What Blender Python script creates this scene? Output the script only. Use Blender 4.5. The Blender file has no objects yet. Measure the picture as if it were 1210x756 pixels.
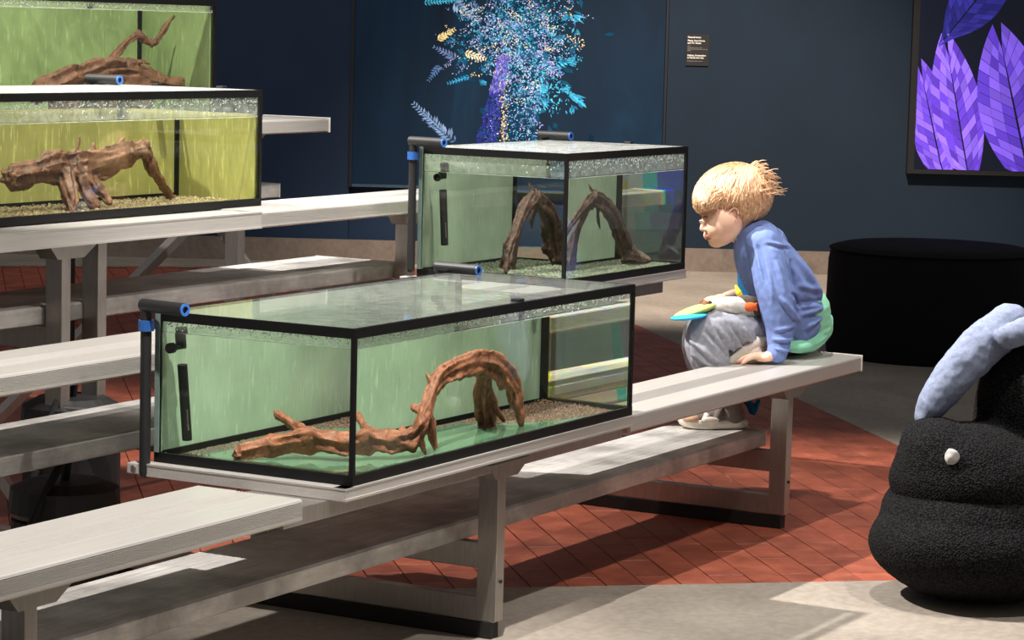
import bpy, bmesh, math, random
import numpy as np
from mathutils import Vector, Matrix, noise

random.seed(7); np.random.seed(7)
S = bpy.context.scene
COL = S.collection

# ------------------------------------------------------------------ camera
CAM = np.array([-7.0535, -2.7711, 1.3499]); FPX = 3120.58
YAW, PITCH, ROLL = map(math.radians, (60.9239, -6.3207, 1.4591))
FW = np.array([math.sin(YAW) * math.cos(PITCH), math.cos(YAW) * math.cos(PITCH), math.sin(PITCH)])
_rt = np.array([math.cos(YAW), -math.sin(YAW), 0.0]); _up = np.cross(_rt, FW)
RT = _rt * math.cos(ROLL) + _up * math.sin(ROLL)
UP = -_rt * math.sin(ROLL) + _up * math.cos(ROLL)
cam = bpy.data.cameras.new('camera'); cam_ob = bpy.data.objects.new('camera', cam); COL.objects.link(cam_ob)
cam.sensor_fit = 'HORIZONTAL'; cam.sensor_width = 36.0; cam.lens = FPX * 36 / 1210
cam.clip_start = .05; cam.clip_end = 100
m = Matrix([list(RT) , list(UP), list(-FW)]).transposed().to_4x4(); m.translation = Vector(CAM)
cam_ob.matrix_world = m
S.camera = cam_ob

# ------------------------------------------------------------------ world, lights, exposure
w = bpy.data.worlds.new('world'); S.world = w; w.use_nodes = True
w.node_tree.nodes['Background'].inputs[0].default_value = (.95, .92, .9, 1)
w.node_tree.nodes['Background'].inputs[1].default_value = .17
S.view_settings.view_transform = 'Standard'; S.view_settings.look = 'None'
S.view_settings.exposure = 0.22; S.view_settings.gamma = 1.0; S.view_settings.use_curve_mapping = False
S.cycles.use_denoising = True
S.cycles.max_bounces = 14; S.cycles.transmission_bounces = 12; S.cycles.glossy_bounces = 6
S.cycles.diffuse_bounces = 4; S.cycles.transparent_max_bounces = 32

def spot(name, loc, target, power, size=50, blend=.5, radius=.06, color=(1, .95, .9)):
    l = bpy.data.lights.new(name, 'SPOT'); l.energy = power; l.spot_size = math.radians(size); l.spot_blend = blend
    l.shadow_soft_size = radius; l.color = color
    o = bpy.data.objects.new(name, l); COL.objects.link(o); o.location = loc
    o.rotation_euler = (Vector(target) - Vector(loc)).to_track_quat('-Z', 'Y').to_euler()
    return o
spot('track_spot_back', (-2.5, 3.1, 5.0), (-.7, .2, .45), 2700, 36, .6, .05)
spot('track_spot_front', (-1.5, -2.2, 4.7), (-1.3, .5, .5), 420, 50, .6, .05)
spot('overhead_fill_spot', (-1.0, -.1, 5.0), (-1.0, .1, .5), 650, 44, .6, .05)  # unseen fill from above, added to brighten the plank tops
spot('track_spot_left', (-4.0, -.9, 4.8), (-3.0, .3, .5), 1750, 31, .7, .06)
spot('track_spot_rear_rows', (-2.2, .1, 5.0), (-1.2, 1.95, 1.0), 1700, 33, .6, .06)
spot('track_spot_back_floor', (3.4, 1.8, 4.8), (5.9, 3.2, 0), 1900, 52, .7, .1, (1, .86, .74))

spot('wall_fill_spot', (2.2, 3.8, 4.9), (5.2, 6.0, .9), 260, 70, .9, .1)  # unseen wash lamp, added to lift the dark left wall and mural

H, ROWD, ROWR = .4407, .61, .2027        # seat height, row depth, row rise

# ------------------------------------------------------------------ material helpers
def lin(r, g, b):
    f = lambda c: (c / 255 / 12.92) if c / 255 <= .04045 else ((c / 255 + .055) / 1.055) ** 2.4
    return (f(r), f(g), f(b), 1)
class NT:
    def __init__(s, name):
        s.m = bpy.data.materials.new(name); s.m.use_nodes = True; s.t = s.m.node_tree; s.t.nodes.clear()
        s.out = s.n('ShaderNodeOutputMaterial')
    def n(s, typ, **kw):
        nd = s.t.nodes.new(typ)
        for k, v in kw.items():
            if k.startswith('_'): nd.inputs[k[1:].replace('__', ' ')].default_value = v
            else: setattr(nd, k, v)
        return nd
    def l(s, a, b): s.t.links.new(a, b)
    def coords(s, scale=(1, 1, 1), rot=(0, 0, 0), kind='Object'):
        tc = s.n('ShaderNodeTexCoord'); mp = s.n('ShaderNodeMapping'); mp.inputs['Scale'].default_value = scale
        mp.inputs['Rotation'].default_value = rot
        s.l(tc.outputs[kind], mp.inputs['Vector']); return mp.outputs['Vector']
    def noise(s, vec, scale=5, detail=4, rough=.55, dist=0):
        nd = s.n('ShaderNodeTexNoise'); nd.inputs['Scale'].default_value = scale; nd.inputs['Detail'].default_value = detail
        nd.inputs['Roughness'].default_value = rough; nd.inputs['Distortion'].default_value = dist
        s.l(vec, nd.inputs['Vector']); return nd.outputs['Fac']
    def ramp(s, fac, stops):
        r = s.n('ShaderNodeValToRGB'); e = r.color_ramp.elements
        while len(e) < len(stops): e.new(.5)
        for el, (p, c) in zip(e, stops): el.position = p; el.color = c
        s.l(fac, r.inputs['Fac']); return r.outputs['Color']
    def mix(s, fac, a, b, blend='MIX'):
        x = s.n('ShaderNodeMix'); x.data_type = 'RGBA'; x.blend_type = blend
        for k, v in ((0, fac), (6, a), (7, b)):
            if isinstance(v, (int, float, tuple)): x.inputs[k].default_value = v
            else: s.l(v, x.inputs[k])
        return x.outputs[2]
    def bump(s, height, strength=.3, dist=.002):
        b = s.n('ShaderNodeBump'); b.inputs['Strength'].default_value = strength; b.inputs['Distance'].default_value = dist
        s.l(height, b.inputs['Height']); return b.outputs['Normal']
    def bsdf(s, color, rough=.5, metal=0, normal=None, spec=.5, **kw):
        p = s.n('ShaderNodeBsdfPrincipled')
        for k, v in (('Base Color', color), ('Roughness', rough), ('Metallic', metal), ('Specular IOR Level', spec)):
            if isinstance(v, (int, float, tuple)): p.inputs[k].default_value = v
            else: s.l(v, p.inputs[k])
        for k, v in kw.items(): p.inputs[k.replace('__', ' ')].default_value = v
        if normal is not None: s.l(normal, p.inputs['Normal'])
        s.l(p.outputs[0], s.out.inputs['Surface']); return p

def plain(name, rgb, rough=.5, metal=0, var=.12, scale=30, bump=0, spec=.5):
    t = NT(name); v = t.coords(); f = t.noise(v, scale)
    c = lin(*rgb); d = tuple(x * (1 - var) for x in c[:3]) + (1,); u = tuple(min(1, x * (1 + var)) for x in c[:3]) + (1,)
    col = t.ramp(f, [(.3, d), (.7, u)])
    t.bsdf(col, rough, metal, t.bump(f, .5, bump) if bump else None, spec); return t.m

def metal_mat(name, base, rough, metal, streak=(2, 60, 60), lo=.72, dirt=None):
    t = NT(name); v = t.coords(streak); f = t.noise(v, 3, 6, .65)
    v2 = t.coords((1, 1, 1)); g = t.noise(v2, 5, 5, .6)
    c = t.mix(t.ramp(f, [(.3, (lo, lo, lo, 1)), (.7, (1, 1, 1, 1))]), (0, 0, 0, 1), lin(*base)) if False else None
    a = t.ramp(f, [(.3, tuple(x * lo for x in lin(*base)[:3]) + (1,)), (.72, lin(*base))])
    if dirt:
        k = t.ramp(g, [(.42, (0, 0, 0, 1)), (.62, (1, 1, 1, 1))])
        a = t.mix(k, a, t.mix(.75, a, lin(*dirt)))
    t.bsdf(a, rough, metal, t.bump(f, .15, .001)); return t.m

M = {}
M['alu'] = metal_mat('anodized_aluminium', (204, 199, 193), .40, .5, lo=.86)
M['alu_front'] = M['alu']
M['alu_worn'] = metal_mat('worn_foot_plank_aluminium', (214, 210, 205), .45, .45, (3, 26, 26), .7, (128, 124, 120))
M['alu_frame'] = metal_mat('mill_finish_frame_aluminium', (172, 166, 160), .36, .85, (40, 40, 6), .8)
M['black'] = plain('black_silicone', (9, 9, 10), .5, 0, .2, spec=.25)
M['rubber'] = plain('black_rubber', (10, 10, 10), .7, 0, .2)
M['blackplastic'] = plain('black_plastic', (20, 20, 21), .55, 0, .15)
M['blue'] = plain('blue_plastic', (40, 84, 150), .35)
M['bluering'] = plain('blue_ring_plastic', (52, 104, 182), .4)
M['steel'] = plain('steel_screw', (170, 168, 165), .3, .9)

def outer(t, fr):            # thin sheet: only its outer side reflects (the ray is not bent inside the sheet)
    gm = t.n('ShaderNodeNewGeometry'); a = t.n('ShaderNodeMath'); a.operation = 'SUBTRACT'; a.inputs[0].default_value = 1
    t.l(gm.outputs['Backfacing'], a.inputs[1]); b = t.n('ShaderNodeMath'); b.operation = 'MULTIPLY'
    t.l(a.outputs[0], b.inputs[0]); t.l(fr.outputs[0], b.inputs[1]); return b.outputs[0]
def glass_mat(name, ior=1.45, tint=(.97, .99, .975, 1), rough=0.0):
    t = NT(name); fr = t.n('ShaderNodeFresnel'); fr.inputs['IOR'].default_value = ior
    tr = t.n('ShaderNodeBsdfTransparent'); tr.inputs[0].default_value = tint
    gl = t.n('ShaderNodeBsdfGlossy'); gl.inputs['Roughness'].default_value = rough
    mx = t.n('ShaderNodeMixShader'); t.l(outer(t, fr), mx.inputs[0]); t.l(tr.outputs[0], mx.inputs[1]); t.l(gl.outputs[0], mx.inputs[2])
    t.l(mx.outputs[0], t.out.inputs['Surface']); return t.m
M['glass'] = glass_mat('aquarium_glass', 1.33)
def lid_mat(name, fog):
    m_ = glass_mat(name, 1.2, (.97, .985, .975, 1), .03); t = m_.node_tree; N_ = t.nodes.new; out = [n for n in t.nodes if n.type == 'OUTPUT_MATERIAL'][0]
    src = out.inputs[0].links[0].from_socket; tc = N_('ShaderNodeTexCoord'); nz = N_('ShaderNodeTexNoise'); nz.inputs['Scale'].default_value = 34; nz.inputs['Detail'].default_value = 5; nz.inputs['Distortion'].default_value = .8
    t.links.new(tc.outputs['Object'], nz.inputs['Vector']); rp = N_('ShaderNodeMapRange'); rp.inputs[1].default_value = .35; rp.inputs[2].default_value = .75; rp.inputs[3].default_value = fog * .6; rp.inputs[4].default_value = fog * 1.6
    t.links.new(nz.outputs['Fac'], rp.inputs[0]); df = N_('ShaderNodeBsdfDiffuse'); df.inputs[0].default_value = (.8, .82, .78, 1); mx = N_('ShaderNodeMixShader')
    t.links.new(rp.outputs[0], mx.inputs[0]); t.links.new(src, mx.inputs[1]); t.links.new(df.outputs[0], mx.inputs[2]); t.links.new(mx.outputs[0], out.inputs[0]); return m_
M['lidglass'] = lid_mat('misted_lid_glass', .20); M['lidclear'] = lid_mat('lightly_misted_lid_glass', .05)

def water_surface(name):
    t = NT(name); v = t.coords((1, 1, 1)); f = t.noise(v, 22, 3, .5, .6); nm = t.bump(f, .8, .016)
    fr = t.n('ShaderNodeFresnel'); fr.inputs['IOR'].default_value = 1.3; t.l(nm, fr.inputs['Normal'])
    tr = t.n('ShaderNodeBsdfTransparent'); tr.inputs[0].default_value = (.9, .96, .9, 1)
    gl = t.n('ShaderNodeBsdfGlossy'); gl.inputs['Roughness'].default_value = .04; t.l(nm, gl.inputs['Normal'])
    mx = t.n('ShaderNodeMixShader'); t.l(outer(t, fr), mx.inputs[0]); t.l(tr.outputs[0], mx.inputs[1]); t.l(gl.outputs[0], mx.inputs[2])
    t.l(mx.outputs[0], t.out.inputs['Surface']); return t.m
M['watertop'] = water_surface('water_surface')
def water_body(name):
    t = NT(name); g = t.n('ShaderNodeBsdfGlass'); g.inputs['IOR'].default_value = 1.319; g.inputs['Roughness'].default_value = 0
    g.inputs['Color'].default_value = (.99, 1, .99, 1); t.l(g.outputs[0], t.out.inputs['Surface']); return t.m
M['water'] = water_body('water')
def water_prism(name):       # the pane one looks along: dispersion of red, green and blue shows there
    t = NT(name); last = None
    for c, n in (((1, 0, 0, 1), 1.315), ((0, 1, 0, 1), 1.319), ((0, 0, 1, 1), 1.331)):
        g = t.n('ShaderNodeBsdfGlass'); g.inputs['IOR'].default_value = n; g.inputs['Roughness'].default_value = 0; g.inputs['Color'].default_value = c
        if last is None: last = g.outputs[0]
        else:
            a = t.n('ShaderNodeAddShader'); t.l(last, a.inputs[0]); t.l(g.outputs[0], a.inputs[1]); last = a.outputs[0]
    t.l(last, t.out.inputs['Surface']); return t.m
M['prism'] = water_prism('water_end_face')

def film(name, base, streak, gloss=.3):
    t = NT(name); v = t.coords((110, 110, 16)); f = t.noise(v, 1, 4, .6, .3); v2 = t.coords((1, 1, 1)); g = t.noise(v2, 6, 4)
    b = lin(*base); d = tuple(x * .78 for x in b[:3]) + (1,); u = tuple(min(1, x * 1.12) for x in b[:3]) + (1,)
    c = t.ramp(g, [(.3, d), (.7, u)])
    k = t.ramp(f, [(.57, (0, 0, 0, 1)), (.72, (1, 1, 1, 1))])
    c = t.mix(t.mix(.75, (0, 0, 0, 1), k), c, lin(*streak))
    k2 = t.ramp(f, [(.28, (1, 1, 1, 1)), (.4, (0, 0, 0, 1))])
    c = t.mix(t.mix(.3, (0, 0, 0, 1), k2), c, tuple(x * .5 for x in b[:3]) + (1,))
    t.bsdf(c, gloss); return t.m
M['film1'] = film('green_film', (166, 186, 160), (205, 222, 190))
M['film2'] = film('pale_green_film', (180, 196, 172), (205, 222, 190))
M['film3'] = film('olive_green_film', (164, 156, 92), (222, 214, 140))
M['film4'] = film('leaf_green_film', (154, 170, 116), (205, 215, 150))
M['bottom1'] = film('green_bottom', (92, 124, 98), (140, 165, 138), .05)

def wood(name, a, b, c):
    t = NT(name); v = t.coords((1, 1, 1)); f = t.noise(v, 26, 6, .7, 1.2); g = t.noise(v, 120, 3, .6, 2)
    col = t.ramp(f, [(.3, lin(*a)), (.5, lin(*b)), (.72, lin(*c))])
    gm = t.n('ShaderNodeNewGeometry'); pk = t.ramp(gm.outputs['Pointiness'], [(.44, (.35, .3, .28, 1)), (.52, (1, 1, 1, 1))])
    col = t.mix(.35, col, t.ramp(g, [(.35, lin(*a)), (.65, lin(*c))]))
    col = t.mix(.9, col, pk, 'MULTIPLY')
    t.bsdf(col, .55, 0, t.bump(f, .9, .006)); return t.m
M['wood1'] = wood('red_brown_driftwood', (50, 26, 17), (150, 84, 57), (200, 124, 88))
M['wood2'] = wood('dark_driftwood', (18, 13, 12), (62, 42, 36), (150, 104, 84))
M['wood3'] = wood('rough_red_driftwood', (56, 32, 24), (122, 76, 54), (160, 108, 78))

def concrete(name, base, lo, scale=1.0):
    t = NT(name); v = t.coords((1, 1, 1)); f = t.noise(v, 1.6 * scale, 7, .65, .5); g = t.noise(v, 40, 3)
    c = t.ramp(f, [(.3, lin(*lo)), (.7, lin(*base))])
    c = t.mix(.25, c, t.ramp(g, [(.4, lin(*lo)), (.6, lin(*base))]))
    t.bsdf(c, .62, 0, t.bump(g, .2, .001)); return t.m
M['concrete'] = concrete('worn_concrete', (166, 156, 143), (120, 111, 101))
M['curb'] = concrete('curb_concrete', (138, 124, 112), (104, 93, 84), 3)
M['mortar'] = plain('dark_joint', (70, 36, 26), .8)
def brick_mat(name):
    t = NT(name); v = t.coords((1, 1, 1)); oi = t.n('ShaderNodeObjectInfo'); gm = t.n('ShaderNodeNewGeometry')
    f = t.noise(gm.outputs['Position'], 9, 6, .65); sp = t.noise(gm.outputs['Position'], 70, 2, .5)
    c = t.ramp(f, [(.3, lin(120, 62, 45)), (.55, lin(156, 82, 60)), (.75, lin(174, 102, 80))])
    r = t.ramp(oi.outputs['Random'], [(0, (.8, .8, .8, 1)), (1, (1.1, 1.08, 1.05, 1))])
    c = t.mix(1.0, c, r, 'MULTIPLY')
    c = t.mix(t.ramp(sp, [(.74, (0, 0, 0, 1)), (.8, (1, 1, 1, 1))]), c, lin(205, 160, 135))
    t.bsdf(c, .5, 0, t.bump(f, .3, .002)); return t.m
M['brick'] = brick_mat('red_brick')

# ------------------------------------------------------------------ mesh helpers
def obj(name, bm_or_me, mat=None, parent=None, smooth=False):
    if isinstance(bm_or_me, bmesh.types.BMesh):
        me = bpy.data.meshes.new(name); bm_or_me.normal_update(); bm_or_me.to_mesh(me); bm_or_me.free()
    else: me = bm_or_me
    o = bpy.data.objects.new(name, me); COL.objects.link(o)
    if mat is not None and not me.materials:
        for x in (mat if isinstance(mat, (list, tuple)) else [mat]): me.materials.append(x)
    if parent is not None:
        o.parent = parent; o.matrix_parent_inverse = Matrix.Translation(-Vector(world_loc(parent)))
    if smooth:
        for p in me.polygons: p.use_smooth = True
    return o
def world_loc(o):
    v = Vector(o.location)
    return v
def thing(name, label, cat, loc=(0, 0, 0), group=None):
    o = bpy.data.objects.new(name, None); COL.objects.link(o); o.location = loc; o.empty_display_size = .05
    tag(o, label, cat, group); return o
def tag(o, label, cat, group=None, kind=None):
    if label: o['label'] = label
    if cat: o['category'] = cat
    if group: o['group'] = group
    if kind: o['kind'] = kind
    return o
def part(name, bm, mat, parent, label=None, smooth=False, kind=None):
    o = obj(name, bm, mat, parent, smooth)
    if label: o['label'] = label
    if kind: o['kind'] = kind
    return o
def sub(name, bm, mat, parent, label=None, smooth=False):   # child of a part: the part sits at its thing's origin
    o = obj(name, bm, mat, None, smooth); o.parent = parent
    o.matrix_parent_inverse = Matrix.Identity(4)
    if label: o['label'] = label
    return o
def settle():
    bpy.context.view_layer.update()

def box(bm, a, b, mi=0):
    x0, y0, z0 = a; x1, y1, z1 = b
    v = [bm.verts.new(p) for p in ((x0, y0, z0), (x1, y0, z0), (x1, y1, z0), (x0, y1, z0), (x0, y0, z1), (x1, y0, z1), (x1, y1, z1), (x0, y1, z1))]
    for f in ((3, 2, 1, 0), (4, 5, 6, 7), (0, 1, 5, 4), (1, 2, 6, 5), (2, 3, 7, 6), (3, 0, 4, 7)):
        bm.faces.new([v[i] for i in f]).material_index = mi
    return bm
def B_(*boxes, bevel=0):
    bm = bmesh.new()
    for a, b in boxes: box(bm, a, b)
    if bevel: bmesh.ops.bevel(bm, geom=list(bm.edges), offset=bevel, segments=2, affect='EDGES', profile=.6)
    return bm
def extrude_x(prof, x0, x1, bm=None):       # closed (y,z) profile swept along x
    bm = bm or bmesh.new(); a = [bm.verts.new((x0, y, z)) for y, z in prof]; b = [bm.verts.new((x1, y, z)) for y, z in prof]
    n = len(prof)
    for i in range(n): bm.faces.new((a[i], a[(i + 1) % n], b[(i + 1) % n], b[i]))
    bm.faces.new(a[::-1]); bm.faces.new(b)
    bmesh.ops.recalc_face_normals(bm, faces=bm.faces); return bm
def tube(bm, pts, rad, seg=12, cap=True):
    pts = [Vector(p) for p in pts]; n = len(pts)
    if not hasattr(rad, '__len__'): rad = [rad] * n
    if cap:                                    # rounded ends
        d0 = (pts[0] - pts[1]).normalized(); d1 = (pts[-1] - pts[-2]).normalized()
        p2, r2 = [], []
        for k in (1, .92, .7, .38): p2.append(pts[0] + d0 * rad[0] * k); r2.append(max(1e-4, rad[0] * math.sqrt(max(0, 1 - k * k))))
        p3, r3 = [], []
        for k in (.38, .7, .92, 1): p3.append(pts[-1] + d1 * rad[-1] * k); r3.append(max(1e-4, rad[-1] * math.sqrt(max(0, 1 - k * k))))
        pts = p2 + pts + p3; rad = r2 + list(rad) + r3; n = len(pts)
    t = (pts[1] - pts[0]).normalized(); nrm = t.orthogonal().normalized(); rings = []
    for i in range(n):
        tn = ((pts[min(i + 1, n - 1)] - pts[max(i - 1, 0)])).normalized()
        q = t.rotation_difference(tn); nrm = (q @ nrm); nrm = (nrm - tn * nrm.dot(tn)).normalized(); bi = tn.cross(nrm); t = tn
        rings.append([bm.verts.new(pts[i] + (nrm * math.cos(2 * math.pi * k / seg) + bi * math.sin(2 * math.pi * k / seg)) * rad[i]) for k in range(seg)])
    for i in range(n - 1):
        for k in range(seg): bm.faces.new((rings[i][k], rings[i][(k + 1) % seg], rings[i + 1][(k + 1) % seg], rings[i + 1][k]))
    bm.faces.new(rings[0][::-1]); bm.faces.new(rings[-1]); return bm
def spline(pts, rad, n=6):                     # Catmull-Rom resample
    P = [np.array(p, float) for p in pts]; out, rr = [], []
    for i in range(len(P) - 1):
        a, b, c, d = P[max(i - 1, 0)], P[i], P[i + 1], P[min(i + 2, len(P) - 1)]
        for k in range(n):
            t = k / n; out.append(.5 * (2 * b + (c - a) * t + (2 * a - 5 * b + 4 * c - d) * t * t + (3 * b - a - 3 * c + d) * t ** 3))
            rr.append(rad[i] * (1 - t) + rad[i + 1] * t)
    out.append(P[-1]); rr.append(rad[-1]); return out, rr
def stube(bm, pts, rad, seg=12, n=5):
    p, r = spline(pts, rad, n); return tube(bm, p, r, seg)
def ellip(bm, c, ax, sub_=3, basis=None):      # ellipsoid, axes along basis rows
    r = bmesh.ops.create_icosphere(bm, subdivisions=sub_, radius=1)
    bs = basis if basis is not None else np.eye(3)
    for v in r['verts']:
        q = np.array(v.co) * np.array(ax); v.co = Vector(np.array(c) + q @ np.array(bs))
    return bm
def cyl(bm, p, q, r0, r1=None, seg=20):
    r1 = r0 if r1 is None else r1
    return tube(bm, [p, q], [r0, r1], seg, cap=False)
def remesh(bm, voxel, smooth=6, fac=.5):
    me = bpy.data.meshes.new('tmp'); bm.to_mesh(me); bm.free(); o = bpy.data.objects.new('tmp', me); COL.objects.link(o)
    r = o.modifiers.new('r', 'REMESH'); r.mode = 'VOXEL'; r.voxel_size = voxel
    if smooth:
        s = o.modifiers.new('s', 'SMOOTH'); s.iterations = smooth; s.factor = fac
    dg = bpy.context.evaluated_depsgraph_get(); out = bpy.data.meshes.new_from_object(o.evaluated_get(dg))
    bpy.data.objects.remove(o); bpy.data.meshes.remove(me)
    for p in out.polygons: p.use_smooth = True
    return out
def displace(me, fn):
    nr = [Vector(v.normal) for v in me.vertices]
    for v, n_ in zip(me.vertices, nr): v.co = v.co + n_ * fn(v.co, n_)
    me.update(); return me

# ------------------------------------------------------------------ the setting: floor
AU = np.array([math.cos(math.radians(41)), math.sin(math.radians(41)), 0]); AV = np.array([-AU[1], AU[0], 0])
A0, A1, V0, V1 = -.985, 7.4, -.53, 2.86            # brick field, along AU and AV
def fl(a, v, z=0): p = AU * a + AV * v; return (p[0], p[1], z)
bm = bmesh.new()
def slab(a0, a1, v0, v1, z0, z1, mi):
    vs = [bm.verts.new(fl(a, v, z)) for z in (z0, z1) for a, v in ((a0, v0), (a1, v0), (a1, v1), (a0, v1))]
    for f in ((3, 2, 1, 0), (4, 5, 6, 7), (0, 1, 5, 4), (1, 2, 6, 5), (2, 3, 7, 6), (3, 0, 4, 7)): bm.faces.new([vs[i] for i in f]).material_index = mi
slab(-9, A0, -9, 9, -.1, 0, 0); slab(A0, 15, -9, V0, -.1, 0, 0); slab(A0, 15, V1, 9, -.1, 0, 0); slab(A1, 15, V0, V1, -.1, 0, 0)
slab(A0, A1, V0, V1, -.1, -.009, 1)
floor = obj('floor', bm, [M['concrete'], M['mortar']]); tag(floor, 'worn concrete floor with a field of red brick', None, None, 'structure')
def proj(p):
    q = np.array(p) - CAM; z = q @ FW; return 605 + FPX * (q @ RT) / z, 378 - FPX * (q @ UP) / z, z
BW, BL, GAP = .0945, .196, .0026
def brick_bm(bm, mat4=None):
    w_, l_, b_ = BW - GAP, BL - GAP * .35, .0009
    lv = []
    for z, i in ((-.011, 0), (-b_, 0), (0, b_)):
        lv.append([bm.verts.new((mat4 @ Vector(p)) if mat4 else Vector(p)) for p in ((-l_ / 2 + i, -w_ / 2 + i, z), (l_ / 2 - i, -w_ / 2 + i, z), (l_ / 2 - i, w_ / 2 - i, z), (-l_ / 2 + i, w_ / 2 - i, z))])
    for j in range(2):
        for k in range(4): bm.faces.new((lv[j][k], lv[j][(k + 1) % 4], lv[j + 1][(k + 1) % 4], lv[j + 1][k]))
    bm.faces.new(lv[2]); return bm
bms = bmesh.new(); brick_bm(bms); brick_me = bpy.data.meshes.new('brick'); bms.to_mesh(brick_me); bms.free(); brick_me.materials.append(M['brick'])
cells = []
nrow = int((V1 - V0) / BW); ncol = int((A1 - A0) / BL)
for r in range(nrow):
    off = 0 if r % 2 else BL / 2
    for c in range(ncol):
        a = A0 + BL / 2 + c * BL + off; v = V0 + BW / 2 + r * BW
        if a + BL / 2 > A1 + .01: continue
        cells.append((a, v))
def keyf(c):
    px, py, z = proj(fl(*c)); ok = 240 < px < 1075 and py < 700
    return (0 if ok else 1, z)
cells.sort(key=keyf)
bmr = bmesh.new()
for i, (a, v) in enumerate(cells):
    mt = Matrix.Translation(Vector(fl(a, v, random.uniform(-.0006, .0004)))) @ Matrix.Rotation(math.radians(41 + random.uniform(-.25, .25)), 4, 'Z') @ Matrix.Rotation(random.uniform(-.0015, .0015), 4, 'X')
    if i < 290:
        o = bpy.data.objects.new('brick', brick_me); COL.objects.link(o); o.parent = floor; o.matrix_local = mt
    else: brick_bm(bmr, mt)
part('far_bricks', bmr, M['brick'], floor, kind='stuff')
# half bricks close the staggered front edge
bmh = bmesh.new()
for r in range(0, nrow, 2):
    mt = Matrix.Translation(Vector(fl(A0 + BL / 4, V0 + BW / 2 + r * BW, -.0005))) @ Matrix.Rotation(math.radians(41), 4, 'Z') @ Matrix.Scale(.49, 4, (1, 0, 0))
    if r < 40:
        o = bpy.data.objects.new('half_brick', brick_me); COL.objects.link(o); o.parent = floor; o.matrix_local = mt

# ------------------------------------------------------------------ the setting: back wall
E_ = _rt; HH = np.array([math.sin(YAW), math.cos(YAW), 0])
def wl(e, z, d=15.1):  p = CAM + HH * d + E_ * e; return Vector((p[0], p[1], z))
def wbox(e0, e1, z0, z1, d0, d1, bm=None):
    bm = bm or bmesh.new(); v = [bm.verts.new(wl(e, z, d)) for z in (z0, z1) for e, d in ((e0, d0), (e1, d0), (e1, d1), (e0, d1))]
    for f in ((3, 2, 1, 0), (4, 5, 6, 7), (0, 1, 5, 4), (1, 2, 6, 5), (2, 3, 7, 6), (3, 0, 4, 7)): bm.faces.new([v[i] for i in f])
    bmesh.ops.recalc_face_normals(bm, faces=bm.faces); return bm
M['navy'] = plain('navy_wall_paint', (34, 51, 74), .8, 0, .06, 4, spec=.2)
M['navy2'] = plain('slate_navy_wall_paint', (29, 42, 56), .8, 0, .05, 4, spec=.2)
wall = obj('wall_back', wbox(-7, 7, 0, 3.4, 15.1, 15.3), M['navy']); tag(wall, 'dark navy gallery wall', None, None, 'structure')
wr = obj('wall_back_right', wbox(.845, 7, 0.0, 3.4, 15.02, 15.099), M['navy2']); tag(wr, 'slate navy wall section standing slightly proud', None, None, 'structure')
wlft = obj('wall_back_left', wbox(-7, -.95, 0.0, 3.4, 15.04, 15.099), M['navy']); tag(wlft, 'dark navy wall section left of the mural', None, None, 'structure')
cb = obj('baseboard_back', wbox(-7, 7, 0, .125, 14.93, 15.018), M['curb']); tag(cb, 'low concrete curb along the back wall', None, None, 'structure')

# --- flat prints made of coloured facets (mural tree, leaf screen)
def colour_mat(name, emis=0.0, rough=.6):
    t = NT(name); a = t.n('ShaderNodeVertexColor'); a.layer_name = 'Col'
    p = t.bsdf(a.outputs['Color'], rough, spec=.1 if rough > .5 else .4)
    if emis: t.l(a.outputs['Color'], p.inputs['Emission Color']); p.inputs['Emission Strength'].default_value = emis
    return t.m
def facets(polys, place):
    me = bpy.data.meshes.new('print'); vs, fs, cs = [], [], []
    for pl, c in polys:
        fs.append(list(range(len(vs), len(vs) + len(pl)))); vs += [tuple(place(*q)) for q in pl]; cs.append((c, len(pl)))
    me.from_pydata(vs, [], fs); at = me.color_attributes.new('Col', 'FLOAT_COLOR', 'CORNER'); i = 0
    for c, n_ in cs:
        for _ in range(n_): at.data[i].color = c; i += 1
    return me
def mural_px(px, py, d=15.055):                 # a point of the mural print: its own flat plane
    ray = FW + RT * (px - 605) / FPX - UP * (py - 378) / FPX
    p = CAM + ray * (d / (ray @ HH)); return Vector(p)
mur = thing('mural', 'large dark blue lit mural of a glowing tree on the back wall', 'mural', wl(0, 0, 15.08))
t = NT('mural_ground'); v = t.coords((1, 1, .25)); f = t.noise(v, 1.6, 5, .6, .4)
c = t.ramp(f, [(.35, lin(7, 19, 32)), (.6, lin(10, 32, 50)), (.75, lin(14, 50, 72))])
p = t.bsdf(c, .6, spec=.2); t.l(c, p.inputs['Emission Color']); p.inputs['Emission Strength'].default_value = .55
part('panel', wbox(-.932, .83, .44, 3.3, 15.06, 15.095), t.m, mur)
part('bottom_trim', wbox(-.932, .83, .425, .44, 15.045, 15.095), plain('mural_trim', (60, 84, 100), .4), mur)
part('side_trim', wbox(-.95, -.932, .425, 3.3, 15.03, 15.095), plain('mural_side_trim', (14, 20, 30), .6), mur)
part('side_trim', wbox(.83, .843, .425, 3.3, 15.03, 15.095), bpy.data.materials['mural_side_trim'], mur)
polys = []
TEAL = [(64, 160, 190), (48, 130, 168), (80, 178, 200), (40, 110, 150)]; LIL = [(150, 155, 200), (120, 135, 185), (95, 115, 165), (185, 190, 215)]; YEL = [(214, 190, 130), (230, 215, 165)]
def cj(c, k=.15):
    l_ = lin(*c); s = random.uniform(1 - k, 1 + k); return (l_[0] * s, l_[1] * s, l_[2] * s, 1)
def leaflet(x, y, ang, L, W, c):
    dx, dy = math.cos(ang), math.sin(ang)
    polys.append(([(x, y), (x + dx * L * .5 - dy * W, y + dy * L * .5 + dx * W), (x + dx * L, y + dy * L), (x + dx * L * .5 + dy * W, y + dy * L * .5 - dx * W)], cj(c, .3)))
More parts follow.
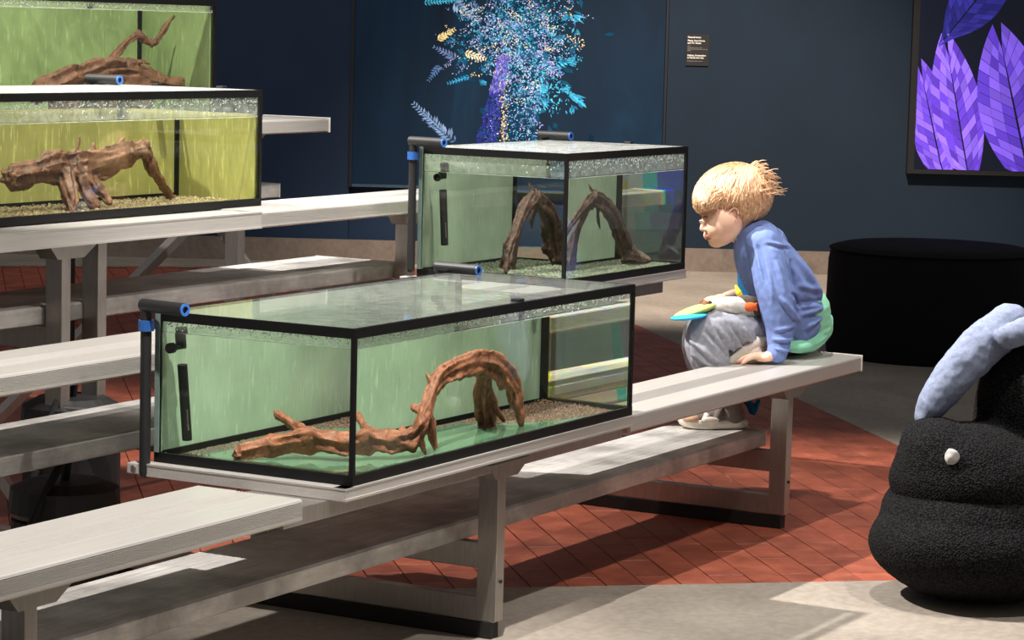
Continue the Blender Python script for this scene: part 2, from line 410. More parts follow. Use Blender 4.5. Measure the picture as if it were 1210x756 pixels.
# soft dark teal masses under the crown
for _ in range(260):
    x, y = random.gauss(612, 34), random.gauss(45, 42); leaflet(x, y, random.uniform(0, 6.3), random.uniform(8, 22), random.uniform(2, 5), random.choice([(14, 50, 72), (18, 62, 88), (12, 38, 58), (24, 74, 100)]))
for _ in range(70): leaflet(random.uniform(594, 634), random.uniform(100, 168), random.uniform(1.2, 1.9), random.uniform(10, 24), random.uniform(1.5, 4), random.choice([(12, 44, 66), (16, 56, 82)]))
# trunk: speckled purple-blue column and a brown second stem
for _ in range(900):
    k = random.random(); y = 170 - k * 106; cx = 574 + (168 - y) / 7.2 * 1.5; wd_ = 13 - k * 7; leaflet(cx + random.uniform(-1, 1) * wd_, y, random.uniform(1.1, 2.0), random.uniform(2, 6), random.uniform(.5, 1.3), random.choice([(34, 36, 104), (42, 42, 126), (30, 48, 104), (54, 50, 142), (26, 60, 100)]) if k < .6 else random.choice([(90, 84, 160), (120, 112, 184), (60, 60, 140)]))
for _ in range(330):
    k = random.random() ** .7; y = 168 - k * 105; cx = 575 + (168 - y) / 7.2 * 1.5; leaflet(cx + random.gauss(3, 4), y, random.uniform(0, 6.3), random.uniform(1, 2.2), random.uniform(.35, .7), random.choice([(100, 96, 180), (76, 84, 170), (150, 146, 205)]))
for _ in range(190):
    y = random.uniform(105, 168); leaflet(595 + random.gauss(0, 2.6), y, random.uniform(0, 6.3), random.uniform(1.2, 3), random.uniform(.4, .9), random.choice(YEL + [(120, 100, 80), (150, 130, 110), (90, 76, 66)]))
# crown: many fine leaflets in drifting clusters, denser in the middle
for _ in range(620):
    while True:
        x, y = random.gauss(612, 36), random.gauss(44, 42)
        if -20 < y < 126 and 514 < x < 684 and (y < 95 or 585 < x < 640): break
    pal = random.random(); cl = TEAL if pal < .42 else LIL if pal < .93 else YEL; a_ = random.uniform(0, 6.3)
    for k in range(random.randint(4, 11)): leaflet(x + math.cos(a_) * k * 1.6 + random.gauss(0, 1.6), y + math.sin(a_) * k * 1.2 + random.gauss(0, 1.6), a_ + random.choice((-.8, .8)) + random.gauss(0, .3), random.uniform(1.2, 3.4), random.uniform(.35, .7), random.choice(cl))
for _ in range(420):
    x, y = random.uniform(594, 634), random.uniform(95, 167); leaflet(x, y, random.uniform(0, 6.3), random.uniform(1.2, 3.2), random.uniform(.35, .75), random.choice(TEAL[1:] + LIL + [(60, 80, 120)]))
# fern fronds
def frond(x0, y0, x1, y1, n_, L, c, c2=None):
    a = math.atan2(y1 - y0, x1 - x0)
    leaflet(x0, y0, a, math.hypot(x1 - x0, y1 - y0), .8, c)
    for i in range(n_):
        k = (i + .5) / n_; x, y = x0 + (x1 - x0) * k, y0 + (y1 - y0) * k; s = L * (1 - .6 * k) * random.uniform(.8, 1.15)
        for d in (-1, 1): leaflet(x, y, a + d * random.uniform(.7, 1.0), s, s * .14 + .3, c2 or c)
for a in ((500, 3, 548, 0, 14, 6, TEAL[0]), (535, 2, 566, 26, 9, 11, (120, 150, 185)), (516, 48, 538, 34, 8, 8, YEL[0]), (540, 70, 512, 55, 8, 8, (90, 110, 150)), (556, 90, 528, 99, 8, 6, TEAL[1]),
          (548, 62, 575, 70, 8, 7, YEL[1]), (520, 76, 506, 96, 7, 7, (70, 100, 140)), (534, 165, 488, 122, 16, 12, (110, 135, 170)), (540, 168, 500, 140, 10, 9, (70, 95, 130)), (596, 70, 616, 104, 8, 8, LIL[2]),
          (628, 60, 664, 90, 10, 12, LIL[1]), (655, 76, 680, 70, 6, 8, TEAL[0]), (646, 92, 622, 160, 14, 10, (70, 110, 150)), (610, 118, 640, 150, 9, 9, LIL[1])): frond(*a)
# broad teal leaves at the right, each a sheaf of blades
for x, y, a_, n_, L_ in ((664, 24, -.7, 7, 13), (676, 18, .7, 7, 16), (682, 34, 1.9, 5, 10), (622, 48, 1.3, 8, 18), (630, 66, .9, 9, 20), (638, 84, 1.6, 8, 16), (646, 100, 2.0, 9, 18), (640, 116, .6, 8, 14), (662, 106, .2, 7, 14), (672, 112, .6, 8, 18), (684, 120, .4, 6, 11), (676, 124, 1.6, 6, 10), (662, 74, -.2, 6, 14), (672, 74, -.3, 5, 10), (558, 28, .3, 4, 8), (606, 32, .8, 4, 7), (570, 96, .4, 4, 7)):
    for k in range(n_): leaflet(x + random.gauss(0, 1.5), y + random.gauss(0, 1.5), a_ + random.gauss(0, .35), L_ * random.uniform(.6, 1.1), random.uniform(.9, 2.0), random.choice([(52, 140, 172), (40, 116, 150), (64, 160, 190), (30, 92, 124)]))
for _ in range(140): leaflet(random.gauss(645, 14), random.gauss(112, 12), random.uniform(0, 6.3), random.uniform(2, 6), random.uniform(.5, 1.2), random.choice(TEAL))
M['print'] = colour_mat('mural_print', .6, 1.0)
layer = [0]
def mplace(px, py):
    layer[0] += 1; return mural_px(px, py, 15.0585 - (layer[0] % 4000) * 1e-7)
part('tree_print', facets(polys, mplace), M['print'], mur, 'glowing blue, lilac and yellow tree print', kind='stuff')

# --- leaf screen at the right
scr = thing('screen', 'black framed screen with a purple leaf image on right wall', 'screen', wl(2.9, 1.2, 15.0))
part('frame', wbox(2.215, 4.0, .585, 2.25, 14.96, 15.018), M['blackplastic'], scr)
polys = []
for e, z, c in ((2.25, .61, (14, 18, 30)),): polys.append(([(2.25, .61), (3.97, .61), (3.97, 2.2), (2.25, 2.2)], lin(13, 17, 30)))
def leaf_screen(o, tip, wd, c0, c1):
    ox, oz = o; tx, tz = tip; n_ = 16; a = math.atan2(tz - oz, tx - ox); L = math.hypot(tx - ox, tz - oz)
    for s in (-1, 1):
        for i in range(n_):
            k0, k1 = i / n_, (i + .95) / n_
            def q(k, r): 
                ww = wd * math.sin(math.pi * min(1, k * .92 + .06)) ** .8 * r * s; kk = k + .16 * r
                return (ox + math.cos(a) * L * kk - math.sin(a) * ww, oz + math.sin(a) * L * kk + math.cos(a) * ww)
            for r0, r1 in ((.03, .345), (.35, .665), (.67, 1)):
                polys.append(([q(k0, r0), q(k1, r0), q(k1, r1), q(k0, r1)], cj(random.choice((c0, c1)), .25)))
leaf_screen((2.46, .42), (2.28, 1.12), .13, (92, 60, 190), (116, 84, 214))
leaf_screen((2.60, .40), (2.42, 1.25), .14, (86, 54, 180), (124, 92, 220))
leaf_screen((2.95, .40), (2.72, 1.3), .2, (80, 52, 175), (110, 80, 205))
leaf_screen((2.36, 1.3), (2.7, 1.75), .14, (34, 34, 110), (44, 40, 130)); leaf_screen((3.4, .5), (3.3, 1.6), .2, (60, 50, 160), (90, 70, 190))
polys = [([(min(3.96, max(2.252, x)), max(.612, min(2.19, z))) for x, z in pl], c) for pl, c in polys]
layer[0] = 0
def splace(e, z):
    layer[0] += 1; return wl(e, z, 14.9585 - layer[0] * 1e-6)
part('picture', facets(polys, splace), colour_mat('screen_picture', .75, .3), scr, 'purple leaf picture on dark ground')

# --- wall label
lab = thing('wall_label', 'small black text panel on the slate navy wall', 'sign', wl(1.01, 1.25, 15.01))
part('plate', wbox(.946, 1.074, 1.16, 1.338, 15.012, 15.0195), plain('label_black', (22, 21, 22), .6), lab)
M['white'] = plain('white_ink', (235, 232, 225), .7); M['greyink'] = plain('grey_ink', (140, 135, 130), .7)
def text(s, e, z, size, mat, bold=0):
    cu = bpy.data.curves.new('lettering', 'FONT'); cu.body = s; cu.size = size; cu.offset = bold
    o = bpy.data.objects.new('tmp', cu); COL.objects.link(o)
    dg = bpy.context.evaluated_depsgraph_get(); me = bpy.data.meshes.new_from_object(o.evaluated_get(dg)); bpy.data.objects.remove(o)
    for v in me.vertices: v.co = wl(e + v.co.x, z + v.co.y, 15.0112)
    part('lettering', me, mat, lab)
for s, z, sz, k in (('Natural Forms', 1.316, .0125, 1), ('Plants, Root Forms', 1.297, .0125, 1), ('and The Roots', 1.2835, .0125, 1), ('2023', 1.267, .008, 0), ('Aquariums, water, wood', 1.259, .008, 0), ('Courtesy of the collection of the city', 1.251, .0075, 0), ('gallery', 1.243, .0075, 0),
                    ('Habitat, Restoration', 1.214, .0128, 1), ('in North America', 1.201, .0128, 1), ('Photographs by the museum', 1.184, .0075, 0)):
    text(s, .953, z, sz, M['white'] if k else M['greyink'], .0004 if k else .0001)

# ------------------------------------------------------------------ bleacher
ble = thing('bleacher', 'four row aluminium bleacher with seat and foot planks carrying the aquariums', 'bleacher', (-1.5, 1, 0))
T_ = .044
def seat_prof(y0, z, wd=.252, ribs=True):
    p = []; n_ = 9
    p.append((y0 + .004, z - T_)); p.append((y0, z - T_ + .004))
    z0, z1 = z - T_ + .009, z - .007
    for i in range(n_):
        a = z0 + (z1 - z0) * i / n_; b = z0 + (z1 - z0) * (i + .62) / n_
        if ribs: p += [(y0, a), (y0, b), (y0 + .0016, b + .0004), (y0 + .0016, a + (z1 - z0) / n_ - .0004)]
    p += [(y0, z1 + .001), (y0 + .002, z - .002), (y0 + .006, z)]
    for k in range(9):                                 # a ribbed band along the middle of the top
        g = .088 + k * .0075; p += [(y0 + g, z), (y0 + g + .0008, z - .0014), (y0 + g + .0052, z - .0014), (y0 + g + .006, z)]
    p += [(y0 + wd - .006, z), (y0 + wd, z - .005), (y0 + wd, z - T_), (y0 + wd - .004, z - T_), (y0 + wd - .004, z - .007), (y0 + .008, z - .007), (y0 + .008, z - T_)]
    return p
def flat_prof(y0, z, wd=.262):
    p = [(y0 + .004, z - T_), (y0, z - T_ + .003), (y0, z - .006), (y0 + .004, z)]
    for k in range(1, 12):
        g = y0 + wd * k / 12; p += [(g - .004, z), (g - .003, z - .0005), (g + .003, z - .0005), (g + .004, z)]
    p += [(y0 + wd - .004, z), (y0 + wd, z - .005), (y0 + wd, z - T_), (y0 + wd - .004, z - T_), (y0 + wd - .004, z - .007), (y0 + .008, z - .007), (y0 + .008, z - T_)]
    return p
M['endcap'] = plain('white_end_cap', (232, 230, 226), .5)
def seat(row, x0, x1, ribs=True, cap=True, mat='alu'):
    y, z = (row - 1) * ROWD, H + (row - 1) * ROWR
    o = part('seat_plank', extrude_x(seat_prof(y, z, ribs=ribs), x0, x1), M[mat], ble)
    if cap: part_sub('end_cap', B_(((x1, y - .002, z - T_ - .001), (x1 + .006, y + .254, z + .002)), bevel=.0012), M['endcap'], o)
    return o
def part_sub(name, bm, mat, parent, label=None, smooth=False):
    o = obj(name, bm, mat, None, smooth); settle_parent(o, parent)
    if label: o['label'] = label
    return o
def settle_parent(o, parent):          # world-space mesh kept in place under a part of a thing
    o.parent = parent; top = parent.parent
    o.matrix_parent_inverse = Matrix.Identity(4) if top is None else Matrix.Identity(4)
    o.matrix_parent_inverse = (Matrix.Identity(4))
seat(1, -4.7, -2.878, True, False); seat(1, -1.477, -.006, False, True)
seat(2, -4.7, -.70, True, False); seat(3, -4.7, -2.36, True, False); seat(3, -1.258, .20, True); seat(4, -4.7, -.006, False, True)
def foot(row, x1, cap=True):
    y, z = .116 + (row - 1) * (ROWD - .014), .2625 + (row - 1) * (ROWR - .009); wd = .262 + .02 * (row - 1)
    o = part('foot_plank', extrude_x(flat_prof(y, z, wd), -4.9, x1), M['alu_worn'], ble)
    part_sub('end_cap', B_(((x1, y - .001, z - T_), (x1 + .004, y + wd + .001, z + .001)), bevel=.001), M['alu'], o)
foot(1, -.404); foot(2, -.404); foot(3, -.404); foot(4, -.17)
# tank platforms: shallow trays resting across a seat line
def platform(x0, x1, y0, y1, z, t_=.026, beam=None):
    bm = B_(((x0, y0, z - t_), (x1, y1, z - .003)), ((x0, y0 - .001, z - .004), (x1, y0 + .03, z)), ((x0 - .001, y0, z - .004), (x0 + .03, y1, z)), ((x0 - .002, y0 - .002, z - t_), (x1, y0 + .004, z - t_ + .005)))
    o = part('tank_platform', bm, M['alu'], ble)
    part_sub('bolt', cylbm((x0 - .004, y1 + .012, z - .012), (x0 + .002, y1 + .012, z - .012), .006), M['steel'], o)
    part_sub('end_bracket', B_(((x0, y1, z - .024), (x0 + .03, y1 + .03, z - .002)), bevel=.002), M['alu'], o)
    if beam: part_sub('under_beam', B_(beam, bevel=.002), M['alu_frame'], o)
def cylbm(p, q, r, seg=16):
    bm = bmesh.new(); cyl(bm, p, q, r, r, seg); return bm
platform(-2.735, -1.477, -.006, .50, H, beam=((-2.89, .035, H - .062), (-1.45, .22, H - .027)))
platform(-.70, .085, ROWD - .004, 1.10, H + ROWR, beam=((-.72, ROWD + .03, H + ROWR - .066), (0, ROWD + .22, H + ROWR - .028)))
platform(-2.36, -1.2585, 2 * ROWD, 1.86, H + 2 * ROWR, T_)
# frames
for x in (-3.66, -2.05, -.446):
    part('base_rail', B_(((x + .002, .040, .037), (x + .032, 2.35, .092)), bevel=.003), M['alu_frame'], ble)
    part('rubber_foot', B_(((x, .045, 0), (x + .034, 2.34, .037)), bevel=.002), M['rubber'], ble)
    for k in range(4):
        y, z = .034 + k * ROWD, H + k * ROWR - T_
        o = part('post', B_(((x, y, .040), (x + .0345, y + .05, z)), bevel=.002), M['alu_frame'], ble)
        bm = bmesh.new(); pr = [(x - .02, z - .034), (x + .08, z - .034), (x + .135, z), (x - .05, z)]
        a = [bm.verts.new((u, y - .004, v)) for u, v in pr]; b = [bm.verts.new((u, y + .05, v)) for u, v in pr]
        bm.faces.new(a); bm.faces.new(b[::-1])
        for i in range(4): bm.faces.new((a[i], b[i], b[(i + 1) % 4], a[(i + 1) % 4]))
        bmesh.ops.recalc_face_normals(bm, faces=bm.faces)
        part_sub('gusset', bm, M['alu_frame'], o)
        part_sub('bolt', cylbm((x + .017, y - .004, .13), (x + .017, y + .002, .13), .004, 10), M['rubber'], o)
        if k < 3:
            zz = .262 + k * (ROWR - .009) - T_; part('foot_rail', B_(((x + .004, y + .05, zz - .062), (x + .030, y + ROWD, zz - .004)), bevel=.002), M['alu_frame'], ble)
for x in (-2.05, -.446):
    bm = bmesh.new(); a = Vector((x + .04, 1.35, .12)); tube(bm, [(x + .05, 1.36, .08), (x + .05, 2.2, .95)], .018, 4); part('brace', bm, M['alu_frame'], ble)
part('post', B_(((-1.90, 1.262, .04), (-1.865, 1.312, H + 2 * ROWR - T_)), bevel=.002), M['alu_frame'], ble)
bm = bmesh.new(); tube(bm, [(-1.05, 2.45, .03), (.35, 2.45, .80)], .022, 4); part('brace', bm, M['alu_frame'], ble)
part('back_post', B_(((-1.02, 2.05, .04), (-1.0, 2.08, .9))), M['rubber'], ble)

# ------------------------------------------------------------------ aquariums
AQ = dict(T1=(-2.705, -1.477, -.002, .482, H, H + .313), T2=(-.683, .082, .6105, 1.082, H + ROWR, H + .57),
          T3=(-2.29, -1.069, 1.354, 1.834, H + 2 * ROWR, H + .722), T4=(-1.66, -.44, 1.96, 2.44, H + 3 * ROWR, H + .97))
def frame_bars(x0, x1, y0, y1, z0, z1, wx, wy):
    return B_(((x0, y0, z0), (x1, y0 + wy, z1)), ((x0, y1 - wy, z0), (x1, y1, z1)), ((x0, y0 + wy, z0), (x0 + wx, y1 - wy, z1)), ((x1 - wx, y0 + wy, z0), (x1, y1 - wy, z1)))
def aquarium(key, label, wz, filmm, right_film, bottom, clips):
    x0, x1, y0, y1, z0, z1 = AQ[key]; g = .008
    t = thing('aquarium', label, 'aquarium', ((x0 + x1) / 2, (y0 + y1) / 2, z0), 'aquariums on the bleacher')
    part('front_pane', B_(((x0 + .0015, y0 + .0015, z0 + .006), (x1 - .0015, y0 + g - .0005, z1 - .004))), M['glass'], t)
    part('left_pane', B_(((x0 + .0015, y0 + g, z0 + .006), (x0 + g - .0005, y1 - g, z1 - .004))), M['glass'], t)
    part('right_pane', B_(((x1 - g + .001, y0 + g + .002, z0 + .006), (x1 - .0015, y1 - g - .002, z1 - .004))), M['glass'], t)
    ftop = wz + .008 if key == 'T3' else z1 - .006
    part('back_panel', B_(((x0 + g + .002, y1 - .011, z0 + .011), (x1 - .012, y1 - .004, ftop))), filmm, t, 'opaque green back panel')
    if right_film: part('side_panel', B_(((x1 - .018, y0 + g + .01, z0 + .011), (x1 - .010, y1 - .013, ftop))), filmm, t, 'opaque green side panel')
    part('bottom_panel', B_(((x0 + g + .001, y0 + g + .003, z0 + .004), (x1 - g - .001, y1 - .012, z0 + .010))), bottom, t)
    # black silicone and trim
    part('rim', frame_bars(x0, x1, y0, y1, z1 - .020, z1, .010, .010), M['black'], t)
    part('base_trim', frame_bars(x0 - .001, x1 + .001, y0 - .001, y1 + .001, z0 + .0005, z0 + .021, .0085, .0085), M['black'], t)
    for cx, cy in ((x0, y0), (x1 - .0085, y0), (x0, y1 - .0085), (x1 - .0085, y1 - .0085)):
        part('corner_seam', B_(((cx - .0005, cy - .0005, z0 + .02), (cx + .009, cy + .009, z1 - .0195))), M['black'], t)
    part('inner_seam', B_(((x1 - .0345, y1 - .020, z0 + .012), (x1 - .0185, y1 - .0115, z1 - .02))), M['black'], t)
    part('pane_edge', B_(((x0 - .004, y1 - .012, z0 + .0215), (x0 - .0008, y1 - .001, z1 - .0005))), M['paneedge'], t, 'grey green glass edge')
    part('inner_seam', B_(((x0 + .011, y1 - .0165, z0 + .0105), (x1 - .032, y1 - .0115, z0 + .024))), M['black'], t)
    # water body: plain sides, dispersing end face, rippled top
    a, b = (x0 + g, y0 + g, z0 + .0035), (x1 - .0012, y1 - .002, wz)
    bm = bmesh.new(); box(bm, a, b)
    for f in bm.faces:
        n_ = f.normal if f.normal.length else None
        f.normal_update()
        if f.normal.z > .9: f.material_index = 1
        elif f.normal.x > .9: f.material_index = 2
    part('water', bm, [M['water'], M['watertop'], M['prism']], t)
    lid = part('lid', B_(((x0 + .013, y0 + .011, z1 - .006), (x1 - .012, y1 - .012, z1 + .0))), M['lidclear' if key == 'T1' else 'lidglass'], t, 'misted glass lid')
    for cx, cy in clips: part('lid_clip', B_(((cx - .012, cy - .008, z1 - .02), (cx + .012, cy + .014, z1 + .007)), bevel=.002), M['blackplastic'], t)
    part('waterline', B_(((x0 + g, y0 + g - .0004, wz), (x1 - .012, y0 + g + .0012, wz + .0016)), ((x0 + g - .0004, y0 + g, wz), (x0 + g + .0012, y1 - .012, wz + .0016))), M['meniscus'], t, 'pale waterline on the panes')
    part('mist', B_(((x0 + g, y0 + g - .0003, wz + .004), (x1 - .012, y0 + g - .0001, z1 - .02)), ((x0 + g - .0003, y0 + g, wz + .004), (x0 + g - .0001, y1 - .012, z1 - .02))), M['mist'], t, 'mist on the panes above the water')
    # condensation under the rim
    bm = bmesh.new()
    def drop(p, ax):
        r = bmesh.ops.create_icosphere(bm, subdivisions=1, radius=1)
        s = random.uniform(.0008, .0026)
        for v in r['verts']: v.co = Vector((v.co.x * s * ax[0] + p[0], v.co.y * s * ax[1] + p[1], v.co.z * s * ax[2] + p[2]))
    dep = (z1 - .02) - wz
    for _ in range(420):
        drop((random.uniform(x0 + .012, x1 - .012), y0 + g + .0006, z1 - .021 - abs(random.gauss(0, dep * .3))), (1.2, .35, 1))
    for _ in range(170):
        drop((x0 + g + .0006, random.uniform(y0 + .012, y1 - .02), z1 - .021 - abs(random.gauss(0, dep * .25))), (.35, 1.2, 1))
    part('condensation', bm, M['droplet'], t, 'water droplets under the rim', True, 'stuff')
    return t
tt = NT('droplet'); fr = tt.n('ShaderNodeFresnel'); fr.inputs[0].default_value = 1.5
pb = tt.bsdf((.95, .97, .95, 1), .15); tr = tt.n('ShaderNodeBsdfTranslucent'); tr.inputs[0].default_value = (.95, .98, .95, 1); mx = tt.n('ShaderNodeMixShader'); mx.inputs[0].default_value = .5
tt.l(tr.outputs[0], mx.inputs[1]); tt.l(pb.outputs[0], mx.inputs[2]); tt.l(mx.outputs[0], tt.out.inputs['Surface']); M['droplet'] = tt.m
def veil(name, amt, scale):
    t = NT(name); v = t.coords(); f = t.noise(v, scale, 5, .65, .5); r = t.n('ShaderNodeMapRange'); t.l(f, r.inputs[0]); r.inputs[1].default_value = .35; r.inputs[2].default_value = .7; r.inputs[3].default_value = amt * .4; r.inputs[4].default_value = amt * 1.5
    tr_ = t.n('ShaderNodeBsdfTransparent'); d = t.n('ShaderNodeBsdfDiffuse'); d.inputs[0].default_value = (.82, .85, .8, 1); tl = t.n('ShaderNodeBsdfTranslucent'); tl.inputs[0].default_value = (.82, .85, .8, 1)
    a = t.n('ShaderNodeMixShader'); t.l(d.outputs[0], a.inputs[1]); t.l(tl.outputs[0], a.inputs[2]); x = t.n('ShaderNodeMixShader'); t.l(r.outputs[0], x.inputs[0]); t.l(tr_.outputs[0], x.inputs[1]); t.l(a.outputs[0], x.inputs[2]); t.l(x.outputs[0], t.out.inputs[0]); return t.m
M['mist'] = veil('pane_mist', .16, 60); M['meniscus'] = veil('meniscus', .55, 20)
M['paneedge'] = plain('glass_edge', (104, 122, 116), .2)
M['bottom3'] = film('olive_bottom', (120, 112, 70), (150, 140, 90), .2)
aquarium('T1', 'front aquarium with one long arched driftwood branch and clear right pane', H + .270, M['film1'], False, M['bottom1'], [(-2.02, .012)])
aquarium('T2', 'aquarium behind the front one, beside the seated boy, with dark driftwood', H + .50, M['film2'], False, M['bottom1'], [(.07, .80)])
aquarium('T3', 'olive backed aquarium at left on the third seat row', H + .648, M['film3'], True, M['bottom3'], [(-1.08, 1.70), (-1.08, 1.48)])
aquarium('T4', 'uppermost aquarium, partly cut off at the top left corner', H + .93, M['film4'], True, M['bottom3'], [])

# sediment and gravel
def scatter(name, label, region, n_, size, cols, cat='gravel'):
    bm = bmesh.new()
    for i in range(n_):
        x, y, z = region(); s = size * random.uniform(.5, 1.4)
        vs = [bm.verts.new((x + dx * s * random.uniform(.7, 1.2), y + dy * s * random.uniform(.7, 1.2), z + dz * s * random.uniform(.5, .9))) for dx, dy, dz in ((1, 0, 0), (0, 1, 0), (-1, 0, 0), (0, -1, 0), (0, 0, 1))]
        for f in ((0, 1, 4), (1, 2, 4), (2, 3, 4), (3, 0, 4)): bm.faces.new([vs[k] for k in f])
    t = NT(name + '_mix'); gm = t.n('ShaderNodeNewGeometry')
    c = t.ramp(gm.outputs['Random Per Island'], [(0, lin(*cols[0])), (.5, lin(*cols[1])), (1, lin(*cols[2]))]); t.bsdf(c, .7)
    o = obj(name, bm, t.m); return tag(o, label, cat, None, 'stuff')
x0, x1, y0, y1, z0, z1 = AQ['T2']
scatter('gravel', 'pale grey green gravel bed in the aquarium beside the boy', lambda: (random.uniform(x0 + .014, x1 - .02), random.uniform(y0 + .014, y1 - .02), z0 + .012 + random.random() * .006), 15000, .0026, ((70, 72, 60), (116, 120, 100), (170, 172, 148)))
a0, a1, b0, b1, c0, c1 = AQ['T1']
def mound():
    while True:
        x, y = random.uniform(a1 - .45, a1 - .03), random.uniform(b0 + .02, b1 - .03)
        k = ((x - a1) / .42) ** 2 + ((y - b1) / .42) ** 2
        if k < 1: return x, y, c0 + .0105 + random.random() * .012 * (1 - k)
scatter('sediment', 'brown leaf debris heaped in the far corner of the front aquarium', mound, 5200, .0032, ((60, 40, 30), (106, 72, 54), (150, 110, 84)), 'debris')
def mulm():
    x = random.uniform(a0 + .03, a1 - .05); return x, b1 - .02 - abs(random.gauss(0, .02)), c0 + .0105
scatter('silt', 'thin dark silt along the back edge of the front aquarium', mulm, 2600, .003, ((60, 52, 40), (84, 74, 56), (112, 98, 78)), 'silt')
d0, d1, e0, e1, f0, f1 = AQ['T3']
scatter('substrate', 'brown and olive substrate on the bottom of the olive backed aquarium', lambda: (random.uniform(d0 + .02, d1 - .03), random.uniform(e0 + .02, e1 - .03), f0 + .011 + random.random() * .006), 6000, .004, ((90, 60, 44), (128, 100, 66), (150, 138, 84)), 'gravel')

# ------------------------------------------------------------------ driftwood
def gtube(bm, pts, rad, seed, seg=22):       # a branch with grooves running along it
    p, r = spline(pts, rad, 7); n0 = len(bm.verts); bm.verts.ensure_lookup_table(); tube(bm, p, r, seg); bm.verts.ensure_lookup_table()
    P = np.array(p)
    for v in list(bm.verts)[n0:]:
        dd = np.linalg.norm(P - np.array(v.co), axis=1); i = int(dd.argmin()); c = Vector(P[i]); o = v.co - c
        if o.length < 1e-6: continue
        u = o.normalized(); g = noise.noise(Vector((u.x * 2.6 + seed, u.y * 2.6, u.z * 2.6 + i * .06))); k = noise.noise(Vector((i * .35 + seed, 2, 5)))
        v.co = c + o * (1 + .6 * g - .42 * max(0, .25 - abs(g)) + .2 * k)
def driftwood(label, mat, branches, voxel=.0031, amp=.006, freq=18):
    bm = bmesh.new()
    for i, (pts, rad) in enumerate(branches): gtube(bm, pts, rad, i * 3.1)
    me = remesh(bm, voxel, 2)
    def f(co, n_):
        g = noise.noise(co * freq) + .6 * noise.noise(co * freq * 2.3)
        r = 1 - abs(noise.noise(Vector((co.x * 22, co.y * 22, co.z * 22)) + Vector((3, 1, 7)))) * 2.2
        return amp * (.7 * g) - amp * .8 * max(0, r - .55)
    displace(me, f); me.materials.append(mat)
    lo = min((v.co.z for v in me.vertices)); c_ = sum((v.co for v in me.vertices), Vector()) / len(me.vertices); c_.z = lo
    for v in me.vertices: v.co -= c_
    o = obj('driftwood', me); o.location = c_
    return tag(o, label, 'driftwood', 'driftwood in the aquariums')
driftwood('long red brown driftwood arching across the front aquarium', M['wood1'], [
    ([(-2.585, .328, .462), (-2.53, .275, .478), (-2.45, .212, .492), (-2.41, .14, .487), (-2.375, .11, .496), (-2.345, .10, .528), (-2.305, .125, .562), (-2.265, .145, .585), (-2.20, .17, .602), (-2.10, .19, .612), (-2.02, .2, .612), (-1.94, .2, .59), (-1.89, .19, .55), (-1.865, .185, .505), (-1.853, .178, .462)],
     [.017, .020, .025, .025, .025, .023, .021, .022, .023, .026, .031, .033, .030, .024, .012]),
    ([(-2.455, .218, .500), (-2.44, .265, .518), (-2.424, .313, .534)], [.014, .011, .012]),
    ([(-2.365, .105, .50), (-2.345, .10, .475), (-2.335, .098, .456)], [.016, .011, .006]),
    ([(-2.31, .125, .55), (-2.30, .115, .50), (-2.285, .11, .46)], [.016, .016, .009]),
    ([(-1.985, .22, .60), (-1.95, .27, .54), (-1.91, .30, .49), (-1.885, .32, .458)], [.024, .028, .032, .03]),
    ([(-1.95, .25, .56), (-1.90, .27, .50), (-1.868, .25, .46)], [.012, .012, .006]),
    ([(-2.34, .118, .545), (-2.345, .15, .552)], [.012, .008]), ([(-2.28, .15, .60), (-2.275, .17, .612)], [.009, .005]), ([(-2.15, .185, .628), (-2.14, .19, .635)], [.008, .004])])
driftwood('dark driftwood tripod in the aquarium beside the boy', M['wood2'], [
    ([(-.6, .83, .668), (-.54, .845, .72), (-.46, .858, .77), (-.38, .868, .82), (-.30, .872, .862), (-.275, .87, .868)], [.006, .008, .012, .016, .02, .02]),
    ([(-.37, .915, .664), (-.365, .91, .72), (-.35, .895, .78), (-.31, .88, .84), (-.275, .872, .865)], [.026, .022, .018, .02, .022]),
    ([(-.275, .872, .862), (-.21, .872, .845), (-.14, .875, .80), (-.09, .88, .74), (-.045, .88, .69), (-.01, .84, .674)], [.02, .026, .03, .032, .034, .022]),
    ([(-.045, .87, .68), (-.03, .80, .676), (-.02, .75, .672)], [.03, .022, .01]),
    ([(-.285, .87, .87), (-.292, .874, .89), (-.305, .878, .908)], [.012, .007, .004]),
    ([(-.25, .872, .84), (-.22, .9, .80), (-.20, .905, .77)], [.012, .008, .003])], amp=.006)
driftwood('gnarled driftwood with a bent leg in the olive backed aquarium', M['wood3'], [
    ([(-1.95, 1.58, .95), (-1.80, 1.585, .965), (-1.67, 1.58, .97), (-1.57, 1.58, .985), (-1.48, 1.58, 1.0), (-1.415, 1.585, 1.0), (-1.375, 1.6, .96), (-1.31, 1.63, .915), (-1.23, 1.685, .872), (-1.20, 1.71, .860)], [.03, .04, .042, .036, .03, .023, .019, .016, .015, .02]),
    ([(-1.72, 1.56, .96), (-1.655, 1.54, .92), (-1.625, 1.50, .875)], [.032, .02, .008]), ([(-1.70, 1.56, .95), (-1.70, 1.53, .90), (-1.68, 1.5, .866)], [.03, .02, .012]),
    ([(-1.69, 1.58, .98), (-1.65, 1.575, 1.0), (-1.635, 1.57, 1.035)], [.014, .009, .003]), ([(-1.72, 1.57, .99), (-1.70, 1.57, 1.02), (-1.695, 1.57, 1.045)], [.012, .008, .003]),
    ([(-1.76, 1.56, .95), (-1.78, 1.5, .88), (-1.79, 1.48, .862)], [.03, .02, .012]), ([(-1.66, 1.57, .955), (-1.60, 1.57, .945), (-1.55, 1.58, .955)], [.02, .016, .008]),
    ([(-1.53, 1.585, 1.01), (-1.50, 1.59, 1.035)], [.012, .005])], amp=.009, freq=20)
